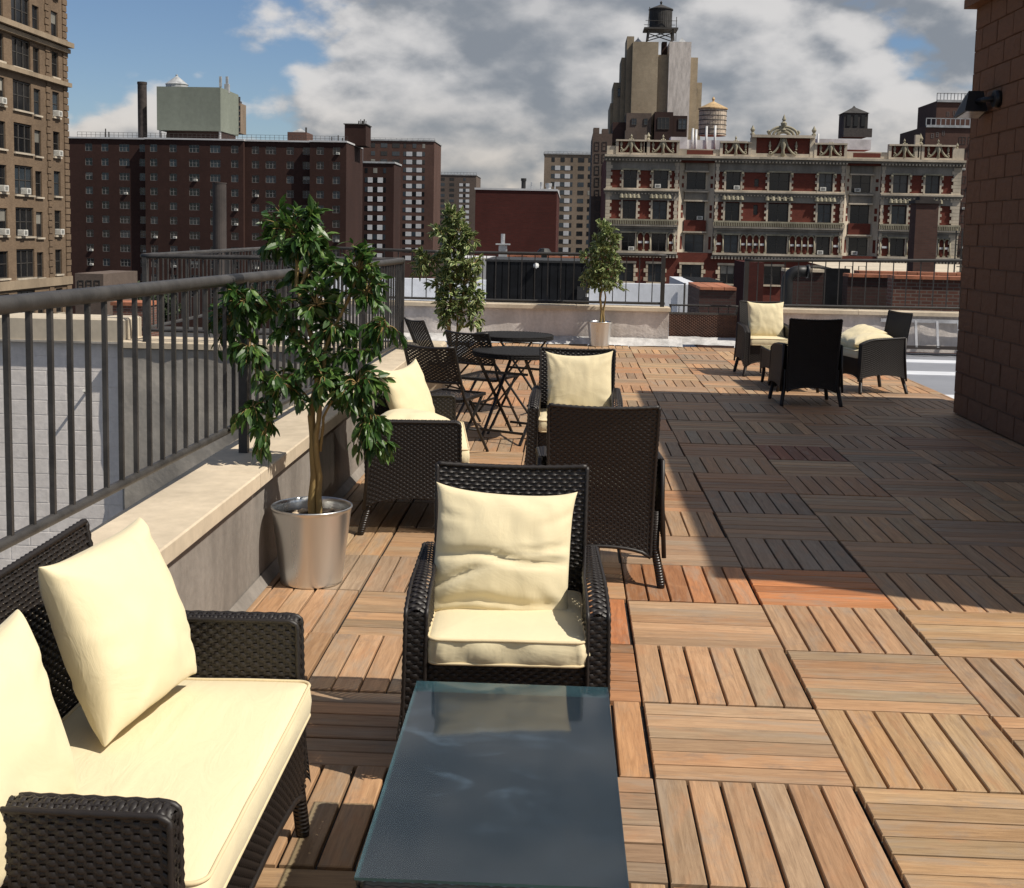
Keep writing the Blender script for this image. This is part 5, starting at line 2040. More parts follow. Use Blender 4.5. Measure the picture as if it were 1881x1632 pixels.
add2('wall', 'tower_brick', (1159, 1206, 77, 0.0, 9), (1204, 1230, 101, 0.7, 8), (1148, 1161, 67, 1.2, 7), (1139, 1149, 106, 2.0, 8), (1265, 1279, 106, 1.6, 8), (1126, 1141, 152, 3.0, 10), (1262, 1288, 152, 2.4, 10), (1121, 1152, 190, 3.5, 12))
add2('wall', 'render_light', (1226, 1266, 77, -0.4, 9))
add('shaft', 'dark_brick', (1216, 1225, 77, 102, 4, 2))
for (a, b_, c) in ((1165, 1180, 72), (1245, 1262, 72)):
    k = MB()
    xa_, za = PX((a + b_) / 2, 77, Y7 + 2)
    k.lathe([(0.9, 0), (0.15, 0.6), (0, 0.9)], (xa_, Y7 + 3, za), 4, R(45))
    k.build('parapet_peak', 'tank_roof_metal', st)
add('base_wall', 'grey_brick', (1150, 1196, 208, 262, -3.0, 8), (1148, 1170, 240, 262, -4, 4))
add('base_wall', 'dark_brick', (1202, 1236, 206, 262, -3.4, 8), (1236, 1262, 213, 262, -3, 8))
add('base_wall', 'dark_brick', (1125, 1150, 225, 262, -2, 6))
for (a, b_, c, d_, dy, sty) in ((1135, 1144, 163, 178, 3.0, 'double'), (1264, 1281, 163, 178, 2.4, 'triple'), (1263, 1279, 192, 206, 2.4, 'triple'), (1136, 1146, 193, 208, 3.5, 'double'), (1160, 1170, 218, 230, -3, 'double'),
                              (1183, 1190, 218, 230, -3, 'single'), (1208, 1230, 216, 238, -3.4, 'triple'), (1246, 1262, 219, 238, -3, 'double'), (1138, 1143, 218, 232, 3.5, 'single')):
    xa_, xb_ = PX(a, c, Y7 + dy)[0], PX(b_, c, Y7 + dy)[0]
    zb_, za = PX((a + b_) / 2, d_, Y7 + dy)[1], PX((a + b_) / 2, c, Y7 + dy)[1]
    put_window(st, (xa_ + xb_) / 2, Y7 + dy - 0.2, zb_, xb_ - xa_, za - zb_, sty, 'frame_dark', wts=(2, 5, 0))
# crenellated neighbour
cr_ = thing('apartment_building', 'narrow dark building with notched parapet left of the ornate facade', 'building', (0, 0, 0))
k = MB()
pbox(k, 1088, 1124, 246, 300, 150, 14, STREET)
pbox(k, 1090, 1101, 235, 246, 150, 3)
pbox(k, 1106, 1118, 237, 246, 150, 3)
k.build('wall', 'grey_brick', cr_)
for r in range(10):
    for q in range(2):
        x, z = PX(1097 + q * 14, 262 + r * 22, 149.9)
        put_window(cr_, x, 149.85, z - 1.0, 0.6, 1.1, 'single', 'frame_dark', pane=0)


def water_tank(label, pxc, py_t, py_b, py_apex, pxw, Y, wood_, roof_, legs_to=None, sides=20, hoops=True):
    th = thing('water_tank', label, 'water tank', (0, 0, 0))
    xc_ = PX(pxc, py_b, Y)[0]
    zt_, zb_, za_ = PX(pxc, py_t, Y)[1], PX(pxc, py_b, Y)[1], PX(pxc, py_apex, Y)[1]
    r_ = pxw / 2 * (Y - CAM.y) / FPX
    k_ = MB()
    n_ = sides
    k_.lathe([(r_, zb_), (r_, zt_)], (xc_, Y, 0), n_)
    k_.disc((xc_, Y, zb_), r_, n_, True)
    if sides > 8:
        for q in range(32):
            a = 2 * math.pi * q / 32
            k_.box((xc_ + r_ * math.cos(a), Y + r_ * math.sin(a), (zt_ + zb_) / 2), (0.05, r_ * 0.17, zt_ - zb_), rz=a)
    k_.build('tank', wood_, th)
    if hoops:
        for q in range(6):
            k_ = MB()
            zz = zb_ + (zt_ - zb_) * (0.06 + 0.17 * q)
            k_.lathe([(r_ + 0.05, zz - 0.05), (r_ + 0.09, zz), (r_ + 0.05, zz + 0.05)], (xc_, Y, 0), n_)
            k_.build('hoop', 'frame_dark', th)
    k_ = MB()
    k_.lathe([(r_ * 1.1, zt_ - 0.05), (r_ * 1.1, zt_ + 0.1), (0.06 * r_, za_ - 0.3), (0.12 * r_, za_), (0, za_ + 0.3)], (xc_, Y, 0), n_)
    k_.build('roof', roof_, th)
    if legs_to:
        zl = PX(pxc, legs_to, Y)[1]
        k_ = MB()
        k_.box((xc_, Y, zb_ - 0.25), (r_ * 3.0, r_ * 2.4, 0.25))
        k_.build('platform', 'frame_dark', th)
        for sx in (-1, 1):
            for sy in (-1, 1):
                k_ = MB()
                k_.bar((xc_ + sx * r_ * 1.15, Y + sy * r_ * 0.9, zl), (xc_ + sx * r_ * 1.05, Y + sy * r_ * 0.9, zb_ - 0.3), 0.28)
                k_.build('leg', 'frame_dark', th)
        for sy in (-1, 1):
            k_ = MB()
            k_.bar((xc_ - r_ * 1.12, Y + sy * r_ * 0.9, zl + 0.4), (xc_ + r_ * 1.05, Y + sy * r_ * 0.9, zb_ - 0.5), 0.14)
            k_.bar((xc_ + r_ * 1.12, Y + sy * r_ * 0.9, zl + 0.4), (xc_ - r_ * 1.05, Y + sy * r_ * 0.9, zb_ - 0.5), 0.14)
            k_.bar((xc_ - r_ * 1.4, Y + sy * r_ * 1.1, zb_ + 0.9), (xc_ + r_ * 1.4, Y + sy * r_ * 1.1, zb_ + 0.9), 0.07)
            k_.build('brace', 'frame_dark', th)
        k_ = MB()
        k_.bar((xc_ - r_ * 1.15, Y - r_ * 0.8, zb_ - 0.2), (xc_ - r_ * 1.05, Y - r_ * 0.8, zt_ + 0.2), 0.12)
        k_.build('access_ladder', 'frame_dark', th)
        k_ = MB()
        k_.bar((xc_ + r_ * 1.35, Y - r_ * 0.8, zl), (xc_ + r_ * 1.35, Y - r_ * 0.8, zb_ + 1.6), 0.1)
        k_.build('feed_pipe', 'frame_dark', th)
    return th


water_tank('dark round water tank on legs on top of the stepped tower', 1213, 19, 53, 5, 40, Y7 + 4, 'tank_wood_dark', 'tank_wood_dark', 78, hoops=False)
water_tank('pale wooden water tank with tan conical roof beside the stepped tower', 1308, 201, 250, 182, 48, 142, 'tank_wood', 'tank_roof_tan')
wt3 = thing('water_tank', 'square black water tank housing with hipped roof above the ornate facade', 'water tank', (0, 0, 0))
k = MB()
x0, x1, z0, z1 = pbox(k, 1550, 1594, 208, 252, 142, 2.8)
k.build('housing', 'tank_wood_dark', wt3)
k = MB()
k.lathe([(2.15, 0), (0.25, 0.75), (0, 1.0)], ((x0 + x1) / 2, 143.4, z1), 4, R(45))
k.build('roof', 'tank_wood_dark', wt3)
k = MB()
for q in range(3):
    xx = x0 + (x1 - x0) * (0.2 + 0.3 * q)
    k.box((xx, 141.97, (z0 + z1) / 2 + 0.5), (0.45, 0.06, 1.3))
k.build('louvres', 'pane_dark', wt3)
k = MB()
pbox(k, 1550, 1602, 236, 252, 140.8, 0.3)
k.build('fence', 'frame_dark', wt3)
# far right brown building
rb_ = thing('apartment_building', 'brown setback building with white roof rails behind the ornate facade at right', 'building', (0, 0, 0))
k = MB()
for (a, b_, c, dy) in ((1737, 1835, 180, 6), (1701, 1835, 232, 0)):
    x0, x1 = PX(a, c, 255)[0], PX(b_, c, 255)[0]
    body(k, x0, x1, 255 + dy, 275, STREET, PX(a, c, 255)[1], True)
k.build('wall', 'brown_brick_b', rb_)
k = MB()
for (a, b_, c, dy) in ((1737, 1835, 180, 6), (1701, 1835, 232, 0)):
    x0, x1 = PX(a, c, 255)[0], PX(b_, c, 255)[0]
    zz = PX(a, c, 255)[1]
    k.box(((x0 + x1) / 2, 255 + dy, zz), (x1 - x0, 0.6, 0.5))
    for q in range(16):
        xx = x0 + (x1 - x0) * q / 15
        k.bar((xx, 255 + dy, zz), (xx, 255 + dy, zz + 1.6), 0.16)
    k.bar((x0, 255 + dy, zz + 1.6), (x1, 255 + dy, zz + 1.6), 0.16)
k.build('roof_rail', 'tank_roof_metal', rb_)
for (a, c) in ((1713, 245), (1722, 243), (1733, 240), (1758, 200), (1770, 198)):
    x, z = PX(a, c, 255)
    put_window(rb_, x, 254.85 + (6 if c < 220 else 0), z - 1.0, 0.5, 0.9, 'single', 'frame_white', pane=2)
for r in range(11):
    for a in (1768, 1785):
        x, z = PX(a, 252 + r * 24, 255)
        put_window(rb_, x, 254.85, z - 1.5, 1.4, 1.5, 'double', 'frame_dark', 0.2 if rng.random() < 0.3 else None, wts=(6, 3, 0))

# ------------------------------------------------------------------ the ornate red brick and stone facade
Y8 = 127.0
of = thing('ornate_building', 'ornate red brick building with pale carved stone trim and balconies', 'building', (0, 0, 0))
RX = 1437


def X8(px):
    return PX(px, 380, Y8)[0]


def Z8(py):
    return PX(RX, py, Y8)[1]


def ob(k_, px0, px1, py0, py1, proud, back=0.0):
    """trim box on the facade, standing proud of it"""
    x0_, x1_, z1_, z0_ = X8(px0), X8(px1), Z8(py0), Z8(py1)
    k_.box(((x0_ + x1_) / 2, Y8 - proud / 2 + back / 2, (z0_ + z1_) / 2), (x1_ - x0_, proud + back, z1_ - z0_))


L8, R8 = 1112, 1762
wcols = [(1144, 1168, 'd'), (1199, 1225, 'd'), (1261, 1296, 'b'), (1332, 1358, 'd'), (1411, 1448, 'w'), (1502, 1527, 'd'), (1565, 1600, 'b'), (1638, 1665, 'd'), (1697, 1723, 'd')]
wrows = [(318, 351), (374, 408), (434, 467)]
holes = []
bays = [(1246, 1311), (1550, 1615)]
for a, b_, kd in wcols:
    if kd == 'b':
        continue
    for c, d_ in wrows:
        holes.append((X8(a), X8(b_), Z8(d_), Z8(c)))
for a, b_ in bays:
    holes.append((X8(a), X8(b_), Z8(468), Z8(302)))
base_w = [(1138, 1167), (1194, 1220), (1256, 1292), (1327, 1354), (1408, 1440), (1500, 1528), (1563, 1600), (1640, 1666), (1700, 1725)]
for a, b_ in base_w:
    holes.append((X8(a), X8(b_), Z8(524), Z8(490)))
for a in (1388, 1458):
    for c, d_ in ((330, 344), (378, 396), (446, 458)):
        if a == 1388:
            holes.append((X8(a - 4), X8(a + 4), Z8(d_), Z8(c)))
k = MB()
wall_holes(k, Y8, X8(L8), X8(R8), STREET, Z8(290), holes, 0.25)
body(k, X8(L8), X8(R8), Y8, Y8 + 22, STREET, Z8(290))
k.build('wall', 'red_brick', of)
# windows
for a, b_, kd in wcols:
    for ri, (c, d_) in enumerate(wrows):
        yb_ = Y8 + (0.75 if kd == 'b' else 0.02)
        w, h = X8(b_) - X8(a), Z8(c) - Z8(d_)
        ac = None
        if rng.random() < 0.45:
            ac = float(rng.choice([-0.25, 0.3])) * w * 0.8
        put_window(of, (X8(a) + X8(b_)) / 2, yb_, Z8(d_), w, h, 'double', 'frame_dark', ac, wts=(6, 3, 0.8))
for a, b_ in base_w:
    put_window(of, (X8(a) + X8(b_)) / 2, Y8 + 0.02, Z8(524), X8(b_) - X8(a), Z8(490) - Z8(524), 'double', 'frame_dark', wts=(6, 3, 1))
for c, d_ in ((330, 344), (378, 396), (446, 458)):
    put_window(of, X8(1388), Y8 + 0.02, Z8(d_), X8(1392) - X8(1384), Z8(c) - Z8(d_), 'single', 'frame_dark', pane=0)
# recessed bays with slanted cheeks
for bi, (a, b_) in enumerate(bays):
    wc = wcols[2] if bi == 0 else wcols[6]
    xa_, xb_, xc_, xd_ = X8(a), X8(b_), X8(wc[0] - 3), X8(wc[1] + 3)
    k = MB()
    hz = [(X8(wc[0]), X8(wc[1]), Z8(d_), Z8(c)) for c, d_ in wrows]
    wall_holes(k, Y8 + 0.75, xc_, xd_, Z8(468), Z8(302), hz, 0.2)
    for (p, q) in (((xa_, Y8), (xc_, Y8 + 0.75)), ((xd_, Y8 + 0.75), (xb_, Y8))):
        k.quad((p[0], p[1], Z8(468)), (q[0], q[1], Z8(468)), (q[0], q[1], Z8(302)), (p[0], p[1], Z8(302)))
    k.build('bay', 'limestone', of)
    for (c, d_) in ((326, 332), (340, 348), (380, 390), (394, 404), (438, 462)):
        for (p, q) in (((xa_, Y8), (xc_, Y8 + 0.75)), ((xd_, Y8 + 0.75), (xb_, Y8))):
            k = MB()
            P0, P1 = Vector((p[0], p[1], 0)), Vector((q[0], q[1], 0))
            n_ = (P1 - P0).cross(Vector((0, 0, 1))).normalized() * 0.02
            A, B = P0.lerp(P1, 0.45) + n_, P0.lerp(P1, 0.8) + n_
            k.quad((A.x, A.y, Z8(d_)), (B.x, B.y, Z8(d_)), (B.x, B.y, Z8(c)), (A.x, A.y, Z8(c)))
            k.build('brick_panel', 'red_brick', of)
    for (c, d_, mt) in ((302, 318, 'weathered_stone'), (352, 372, 'weathered_stone'), (408, 432, 'red_brick')):
        k = MB()
        k.box(((xc_ + xd_) / 2, Y8 + 0.62, (Z8(c) + Z8(d_)) / 2), (xd_ - xc_ - 0.01, 0.2, Z8(c) - Z8(d_)))
        k.build('spandrel', mt, of)
    for py in (299, 318, 355, 372, 430):
        k = MB()
        k.box(((xc_ + xd_) / 2, Y8 + 0.5, Z8(py)), (xd_ - xc_ + 0.2, 0.45, 0.16))
        k.build('ledge', 'limestone', of)
# horizontal stone courses, cut where the bays are
spans = [(L8 - 1, bays[0][0]), (bays[0][1], bays[1][0]), (bays[1][1], R8 + 1)]
for (c, d_, pr_, mt, full) in ((290, 294, 0.8, 'limestone', True), (294, 298, 0.5, 'weathered_stone', True), (298, 302, 0.35, 'weathered_stone', True), (302, 318, 0.14, 'weathered_stone', False),
                               (353, 356, 0.45, 'limestone', True), (356, 359, 0.28, 'weathered_stone', True), (359, 373, 0.16, 'weathered_stone', False), (351, 353, 0.2, 'limestone', False),
                               (408, 411, 0.6, 'carved_stone', False), (418, 421, 0.55, 'limestone', False), (421, 425, 0.35, 'weathered_stone', False), (425, 433, 0.12, 'weathered_stone', False), (467, 471, 0.45, 'limestone', True), (471, 474, 0.25, 'weathered_stone', True)):
    for (a, b_) in ([(L8 - 1, R8 + 1)] if full and pr_ > 0.44 and c in (290, 294, 298) else spans):
        k = MB()
        ob(k, a - (3 if full else 0) * (a < L8), b_ + (3 if full else 0) * (b_ > R8), c, d_, pr_)
        k.build('stone_course', mt, of)
# balustrade between the two balcony courses
k = MB()
for a, b_ in spans:
    n_ = int((b_ - a) / 3.2)
    for q in range(n_ + 1):
        pxv = a + (b_ - a) * q / n_
        x_ = X8(pxv)
        k.box((x_, Y8 - 0.55, (Z8(411) + Z8(418)) / 2), (0.09, 0.09, Z8(411) - Z8(418)))
k.build('balusters', 'carved_stone', of, kind='stuff')
k = MB()
for a, b_ in spans:
    n_ = int((b_ - a) / 6)
    for q in range(n_ + 1):
        x_ = X8(a + (b_ - a) * q / n_)
        k.box((x_, Y8 - 0.45, Z8(299.5)), (0.16, 0.35, 0.16))
        k.box((x_, Y8 - 0.25, Z8(361)), (0.14, 0.2, 0.12))
        k.box((x_, Y8 - 0.2, Z8(476)), (0.2, 0.3, 0.28))
k.build('dentils', 'limestone', of, kind='stuff')
# window surrounds: jambs, toothed quoins, sills, hoods
for a, b_, kd in wcols:
    if kd == 'b':
        continue
    for ri, (c, d_) in enumerate(wrows):
        k = MB()
        jw = 3.6 if ri < 2 else 2.6
        ob(k, a - jw, a - 0.3, c - 1, d_, 0.16)
        ob(k, b_ + 0.3, b_ + jw, c - 1, d_, 0.16)
        if ri < 2:
            for q in range(3):
                t0 = c + 3 + q * 11
                ob(k, a - jw - 3.2, a - jw, t0, t0 + 5, 0.15)
                ob(k, b_ + jw, b_ + jw + 3.2, t0, t0 + 5, 0.15)
        ob(k, a - jw, b_ + jw, d_, d_ + 2, 0.3)
        k.build('window_surround', 'limestone', of)
        k = MB()
        if ri == 1:
            for q in range(5):
                u = a - 3 + (b_ - a + 6) * q / 4
                k.lathe([(0, 0.0), (0.28, 0.05), (0.2, 0.4), (0, 0.55)], (X8(u), Y8 - 0.22, Z8(370)), 8)
            ob(k, a - 5, b_ + 5, 364, 366, 0.4)
        elif ri == 0:
            for u in (a - 3.5, b_ + 3.5):
                ob(k, u - 2, u + 2, 317, 321, 0.42)
                ob(k, u - 1.6, u + 1.6, 321, 325, 0.26)
            ob(k, a - 3, b_ + 3, 315, 318, 0.28)
        else:
            ob(k, a - 4, b_ + 4, 431, 434, 0.3)
        k.build('carved_head', 'carved_stone', of)
# corner pilasters and quoins
for (a, b_) in ((L8, L8 + 8), (R8 - 14, R8), (1237, 1245), (1312, 1319), (1542, 1549), (1616, 1623)):
    k = MB()
    for q in range(26):
        py = 303 + q * 6.4
        if py > 466:
            break
        dx = 3 if q % 2 else 0
        if a == L8:
            ob(k, a, b_ + dx, py, py + 6, 0.18)
        elif b_ == R8:
            ob(k, a - dx, b_, py, py + 6, 0.18)
        else:
            ob(k, a + dx * 0.4, b_ - dx * 0.4, py, py + 6, 0.18)
    k.build('quoins', 'limestone', of, kind='stuff')
# third row: slim colonnettes with white blocks, and pointed arches
k = MB()
k2 = MB()
for (a, b_) in ((1120, 1140), (1172, 1196), (1229, 1240), (1314, 1330), (1362, 1408), (1452, 1498), (1531, 1546), (1620, 1636), (1669, 1694), (1727, 1748)):
    n_ = max(1, int(round((b_ - a) / 12)))
    for q in range(n_ + 1):
        u = a + (b_ - a) * q / n_
        x_ = X8(u)
        k.tube([(x_, Y8 - 0.16, Z8(467)), (x_, Y8 - 0.16, Z8(440))], 0.07, 6)
        k.box((x_, Y8 - 0.17, Z8(466)), (0.28, 0.3, 0.24))
    for q in range(n_):
        u0, u1 = X8(a + (b_ - a) * q / n_), X8(a + (b_ - a) * (q + 1) / n_)
        xm, rr = (u0 + u1) / 2, (u1 - u0) / 2
        pts = [(xm + rr * math.cos(R(180 - 18 * z)), Y8 - 0.16, Z8(440) + rr * 1.3 * math.sin(R(18 * z))) for z in range(11)]
        k.tube(pts, 0.075, 6)
        k2.box((xm, Y8 - 0.06, Z8(450.5)), (rr * 1.2, 0.12, 0.22))
k.build('colonnettes', 'carved_stone', of, kind='stuff')
k2.build('white_blocks', 'white_trim', of, kind='stuff')
# base windows: stone surrounds
for a, b_ in base_w[:6]:
    k = MB()
    ob(k, a - 5, b_ + 5, 486, 490, 0.14)
    for q in range(4):
        dx = 4 if q % 2 else 0
        ob(k, a - 4 - dx, a - 0.3, 491 + q * 8, 498 + q * 8, 0.12)
        ob(k, b_ + 0.3, b_ + 4 + dx, 491 + q * 8, 498 + q * 8, 0.12)
    ob(k, a - 3, b_ + 3, 524, 527, 0.25)
    k.build('window_surround', 'beige_coping', of)
# roof parapet
k = MB()
for (a, b_, c) in ((1128, 1184, 262), (1185, 1244, 262), (1318, 1375, 262), (1490, 1550, 262), (1626, 1684, 262), (1686, 1748, 262)):
    ob(k, a, b_, c, c + 3, 0.45, 0.3)
    ob(k, a, b_, 286, 290, 0.35, 0.3)
    for u in (a, b_ - 5):
        ob(k, u, u + 5, c + 3, 286, 0.3, 0.3)
ob(k, 1748, 1764, 268, 290, 0.3, 0.5)
ob(k, L8, 1128, 274, 290, 0.2, 0.5)
for (a, b_) in ((1244, 1318), (1550, 1626)):
    ob(k, a, b_, 277, 290, 0.15, 0.3)
ob(k, 1375, 1490, 249, 254, 0.6, 0.4)
ob(k, 1374, 1384, 254, 290, 0.25, 0.4)
ob(k, 1482, 1491, 254, 290, 0.25, 0.4)
ob(k, 1384, 1482, 283, 290, 0.22, 0.4)
k.build('roof_parapet', 'limestone', of)
k = MB()
for (a, b_, c, d_) in ((1133, 1179, 265, 286), (1190, 1239, 265, 286), (1323, 1370, 265, 286), (1495, 1545, 265, 286), (1631, 1679, 265, 286), (1691, 1743, 265, 286), (1258, 1306, 279, 287), (1562, 1612, 279, 287), (1384, 1482, 254, 283)):
    kk = MB()
    ob(kk, a, b_, c, d_, 0.16 if c == 279 else 0.05, 0.2)
    kk.build('brick_panel', 'red_brick', of)


def ornament(pxc, wpx, py_t, py_b, name='scroll_ornament'):
    k_ = MB()
    k_.smooth = True
    zt_, zb_ = Z8(py_t), Z8(py_b)
    xc_, hw = X8(pxc), (X8(pxc + wpx / 2) - X8(pxc))
    H_ = zt_ - zb_
    # shield on a pedestal, scrolls sweeping down to both sides, an urn at each end
    k_.lathe([(0, 0), (hw * 0.16, H_ * 0.04), (hw * 0.10, H_ * 0.3), (hw * 0.2, H_ * 0.55), (hw * 0.15, H_ * 0.8), (hw * 0.05, H_ * 0.92), (0, H_)], (xc_, Y8 - 0.22, zb_), 9)
    for s in (-1, 1):
        pts = []
        for q in range(11):
            u = q / 10
            pts.append((xc_ + s * hw * (0.14 + 0.72 * u ** 1.5), Y8 - 0.24, zb_ + H_ * (0.86 * (1 - u) ** 1.7 + 0.10)))
        k_.tube(pts, [0.07 + 0.05 * math.sin(math.pi * q / 10) for q in range(11)], 6)
        xe_, ze_ = xc_ + s * hw * 0.80, zb_ + H_ * 0.12
        k_.tube([(xe_ + s * 0.16 * math.cos(R(-90 + 36 * q)), Y8 - 0.24, ze_ + 0.16 * math.sin(R(-90 + 36 * q)) + 0.06) for q in range(8)], 0.06, 5)
        k_.lathe([(0.13, 0), (0.07, 0.12), (0.16, 0.42), (0.07, 0.62), (0.1, 0.7), (0, 0.95)], (xc_ + s * hw * 0.86, Y8 - 0.2, zb_ + H_ * 0.32), 8)
    return k_.build(name, 'carved_stone', of)


for pxc in (1156, 1214, 1347, 1520, 1655, 1717):
    ornament(pxc, 42, 259, 287)
ornament(1433, 56, 250, 288)
# crest, finials
k = MB()
xc_ = X8(1433)
for rr, tt in ((1.45, 0.14), (1.05, 0.16), (0.6, 0.2)):
    k.tube([(xc_ + rr * math.cos(R(180 - 15 * q)), Y8 - 0.1, Z8(249) + rr * 0.62 * math.sin(R(15 * q))) for q in range(13)], tt, 7)
for s in (-1, 1):
    k.tube([(xc_ + s * 1.5, Y8 - 0.1, Z8(249) + 0.12), (xc_ + s * 1.65, Y8 - 0.1, Z8(249) + 0.35), (xc_ + s * 1.45, Y8 - 0.1, Z8(249) + 0.45)], 0.13, 6)
k.lathe([(0.3, 0), (0.16, 0.25), (0.3, 0.55), (0.34, 0.75), (0.12, 0.95), (0.22, 1.1), (0, 1.7)], (xc_, Y8 - 0.1, Z8(240)), 9)
k.build('crest', 'carved_stone', of)
for pxc, py, s_ in ((1377, 249, 1.0), (1489, 249, 1.0), (1187, 262, 0.8), (1684, 262, 1.15), (1156, 260, 0.5), (1214, 260, 0.5), (1347, 260, 0.5), (1655, 260, 0.5), (1717, 260, 0.5), (1752, 268, 0.6)):
    k = MB()
    k.lathe([(0.24 * s_, 0), (0.24 * s_, 0.15 * s_), (0.12 * s_, 0.25 * s_), (0.26 * s_, 0.55 * s_), (0.12 * s_, 0.8 * s_), (0, 1.05 * s_)], (X8(pxc), Y8, Z8(py)), 9)
    k.build('finial', 'carved_stone', of)
for a, b_ in ((1681, 1689), (1184, 1188)):
    k = MB()
    pbox(k, a, b_, 248, 290, Y8 - 0.3, 0.5)
    k.build('parapet_pier', 'limestone', of)
# roof things behind the parapet
for q in ((1232, 1262, 252, 275, Y8 + 5, 2), (1262, 1372, 258, 275, Y8 + 6, 3), (1500, 1600, 256, 275, Y8 + 6, 3)):
    k = MB()
    pbox(k, *q)
    k.build('roof_house', 'white_trim', of)
for a, c in ((1273, 236), (1279, 238), (1298, 232), (1314, 231), (1503, 246)):
    k = MB()
    x, z = PX(a, c, Y8 + 6)
    k.tube([(x, Y8 + 6, z), (x, Y8 + 6, z - 3)], 0.13, 8)
    k.build('vent_pipe', 'white_trim', of)

# ------------------------------------------------------------------ roofs in the middle ground
sh_ = thing('roof_shed', 'black clad roof shed directly behind the far railing', 'shed', (0, 0, 0))
k = MB()
x0, x1, z0, z1 = pbox(k, 893, 1083, 482, 555, 24, 3, -3)
k.build('wall', 'dark_panel', sh_)
for q in range(13):
    k = MB()
    xx = x0 + (x1 - x0) * (q + 0.5) / 13
    k.box((xx, 23.985, (z1 - 3) / 2), ((x1 - x0) / 13 - 0.02, 0.03, z1 + 3))
    k.build('panel', 'dark_panel', sh_)
k = MB()
k.box(((x0 + x1) / 2, 25.5, z1 + 0.02), (x1 - x0 + 0.06, 3.1, 0.05))
k.build('roof', 'black_metal', sh_)
k = MB()
x, z = PX(985, 488, 23.9)
k.lathe([(0, -0.07), (0.055, -0.04), (0.065, 0), (0.05, 0.045), (0, 0.06)], (x, 23.9, z), 12)
k.build('globe_lamp', 'lamp_glass', sh_)
k = MB()
pbox(k, 1060, 1082, 527, 551, 23.8, 0.15)
k.build('hatch', 'black_metal', sh_)
k = MB()
pbox(k, 1076, 1081, 540, 546, 23.75, 0.05)
k.build('switch_box', 'lamp_glass', sh_)
wp = thing('parapet_wall', 'long white membrane parapet of the neighbouring roof beyond the far railing', 'wall', (0, 0, 0))
k = MB()
x0, x1, z0, z1 = pbox(k, 560, 1290, 516, 575, 31, 0.4, -3)
k.build('wall', 'white_membrane', wp)
k = MB()
k.box((x1 - 0.2, 34.5, z1 - 1.5), (0.4, 6.6, 3.0))
k.build('return_wall', 'white_membrane', wp)
k = MB()
k.quad((x0, 18, -1.2), (x1 + 1, 18, -1.2), (x1 + 1, 31, -1.2), (x0, 31, -1.2))
k.build('roof', 'white_membrane', wp)
k = MB()
x, z = PX(1258, 517, 30.9)
k.bar((x, 30.9, z - 2), (x, 30.9, z - 0.05), 0.05)
k.build('conduit', 'frame_dark', wp)
for lab, rect, Y, dep, mat, cop in (
        ('low brown brick parapet with terracotta coping behind the black shed', (925, 1090, 474, 560), 46, 0.5, 'brown_brick_b', 'terracotta'),
        ('low dark wall with orange coping right of the white parapet', (1284, 1352, 533, 580), 27, 3, 'dark_brick', 'terracotta'),
        ('black low roof wall stepping up right of the white parapet', (1276, 1330, 518, 560), 33, 4, 'dark_panel', None),
        ('dark brick roof wall behind the armchair group', (1440, 1512, 500, 575), 25, 0.5, 'dark_brick', 'beige_coping'),
        ('darker recessed roof wall between two brick walls', (1508, 1560, 494, 575), 26.5, 0.5, 'dark_panel', None),
        ('dark brick roof wall with orange lit coping', (1556, 1645, 510, 575), 24, 0.5, 'dark_brick', 'terracotta'),
        ('near brown brick wall with visible courses by the block stair house', (1640, 1790, 514, 575), 22, 0.5, 'near_brick', 'terracotta'),
        ('low orange coped wall running behind the near brown brick wall', (1575, 1790, 505, 560), 29, 0.5, 'near_brick', 'terracotta'),
        ('red brick wall stub left of the round black duct', (1366, 1402, 482, 575), 60, 4, 'dark_red_brick', None)):
    th = thing('roof_wall', lab, 'wall', (0, 0, 0))
    k = MB()
    x0, x1, z0, z1 = pbox(k, *rect, Y, dep, -3.5)
    k.build('wall', mat, th)
    if cop:
        n_ = max(3, int((x1 - x0) / 0.45))
        for q in range(n_):
            k = MB()
            xx = x0 + (x1 - x0) * (q + 0.5) / n_
            k.box((xx, Y + dep / 2, z1 + 0.035), ((x1 - x0) / n_ - 0.015, dep + 0.12, 0.07))
            k.build('coping_tile', cop, th)
ws = thing('sloped_roof', 'bright sloping roof strip in front of the ornate facade at right', 'roof', (0, 0, 0))
k = MB()
x0, z1 = PX(1478, 480, 60)
x1, _ = PX(1800, 480, 60)
xq, z0 = PX(1500, 506, 47)
k.quad((x0, 47, z0), (x1, 47, z0), (x1, 60, z1), (x0, 60, z1))
k.quad((x0, 47, z0 - 4), (x1, 47, z0 - 4), (x1, 47, z0), (x0, 47, z0))
k.build('roof', 'beige_roof', ws)
for a in (1552, 1577):
    k = MB()
    x, z = PX(a, 500, 49)
    k.tube([(x, 49, z - 0.6), (x, 49, z + 0.25), (x + 0.3, 49, z + 0.25), (x + 0.38, 49, z - 0.6)], 0.022, 6)
    k.build('hatch_rail', 'frame_dark', ws)
du = thing('roof_duct', 'curved round black duct on the roof behind the armchair group', 'duct', (0, 0, 0))
x, z = PX(1447, 500, 21)
k = MB()
k.tube([(x, 21, -2)] + [(x, 21, z - 0.2)] + [(x + 0.22 - 0.22 * math.cos(R(15 * q)), 21, z - 0.2 + 0.22 * math.sin(R(15 * q))) for q in range(1, 7)] + [(x + 0.42, 21, z + 0.02)], 0.115, 14)
k.build('pipe', 'black_metal', du)
k = MB()
k.tube([(x + 0.38, 21, z + 0.02), (x + 0.44, 21, z + 0.02)], 0.14, 14)
k.build('collar', 'black_metal', du)
chm = thing('brick_chimney', 'tall square brown brick chimney in front of the ornate facade', 'chimney', (0, 0, 0))
k = MB()
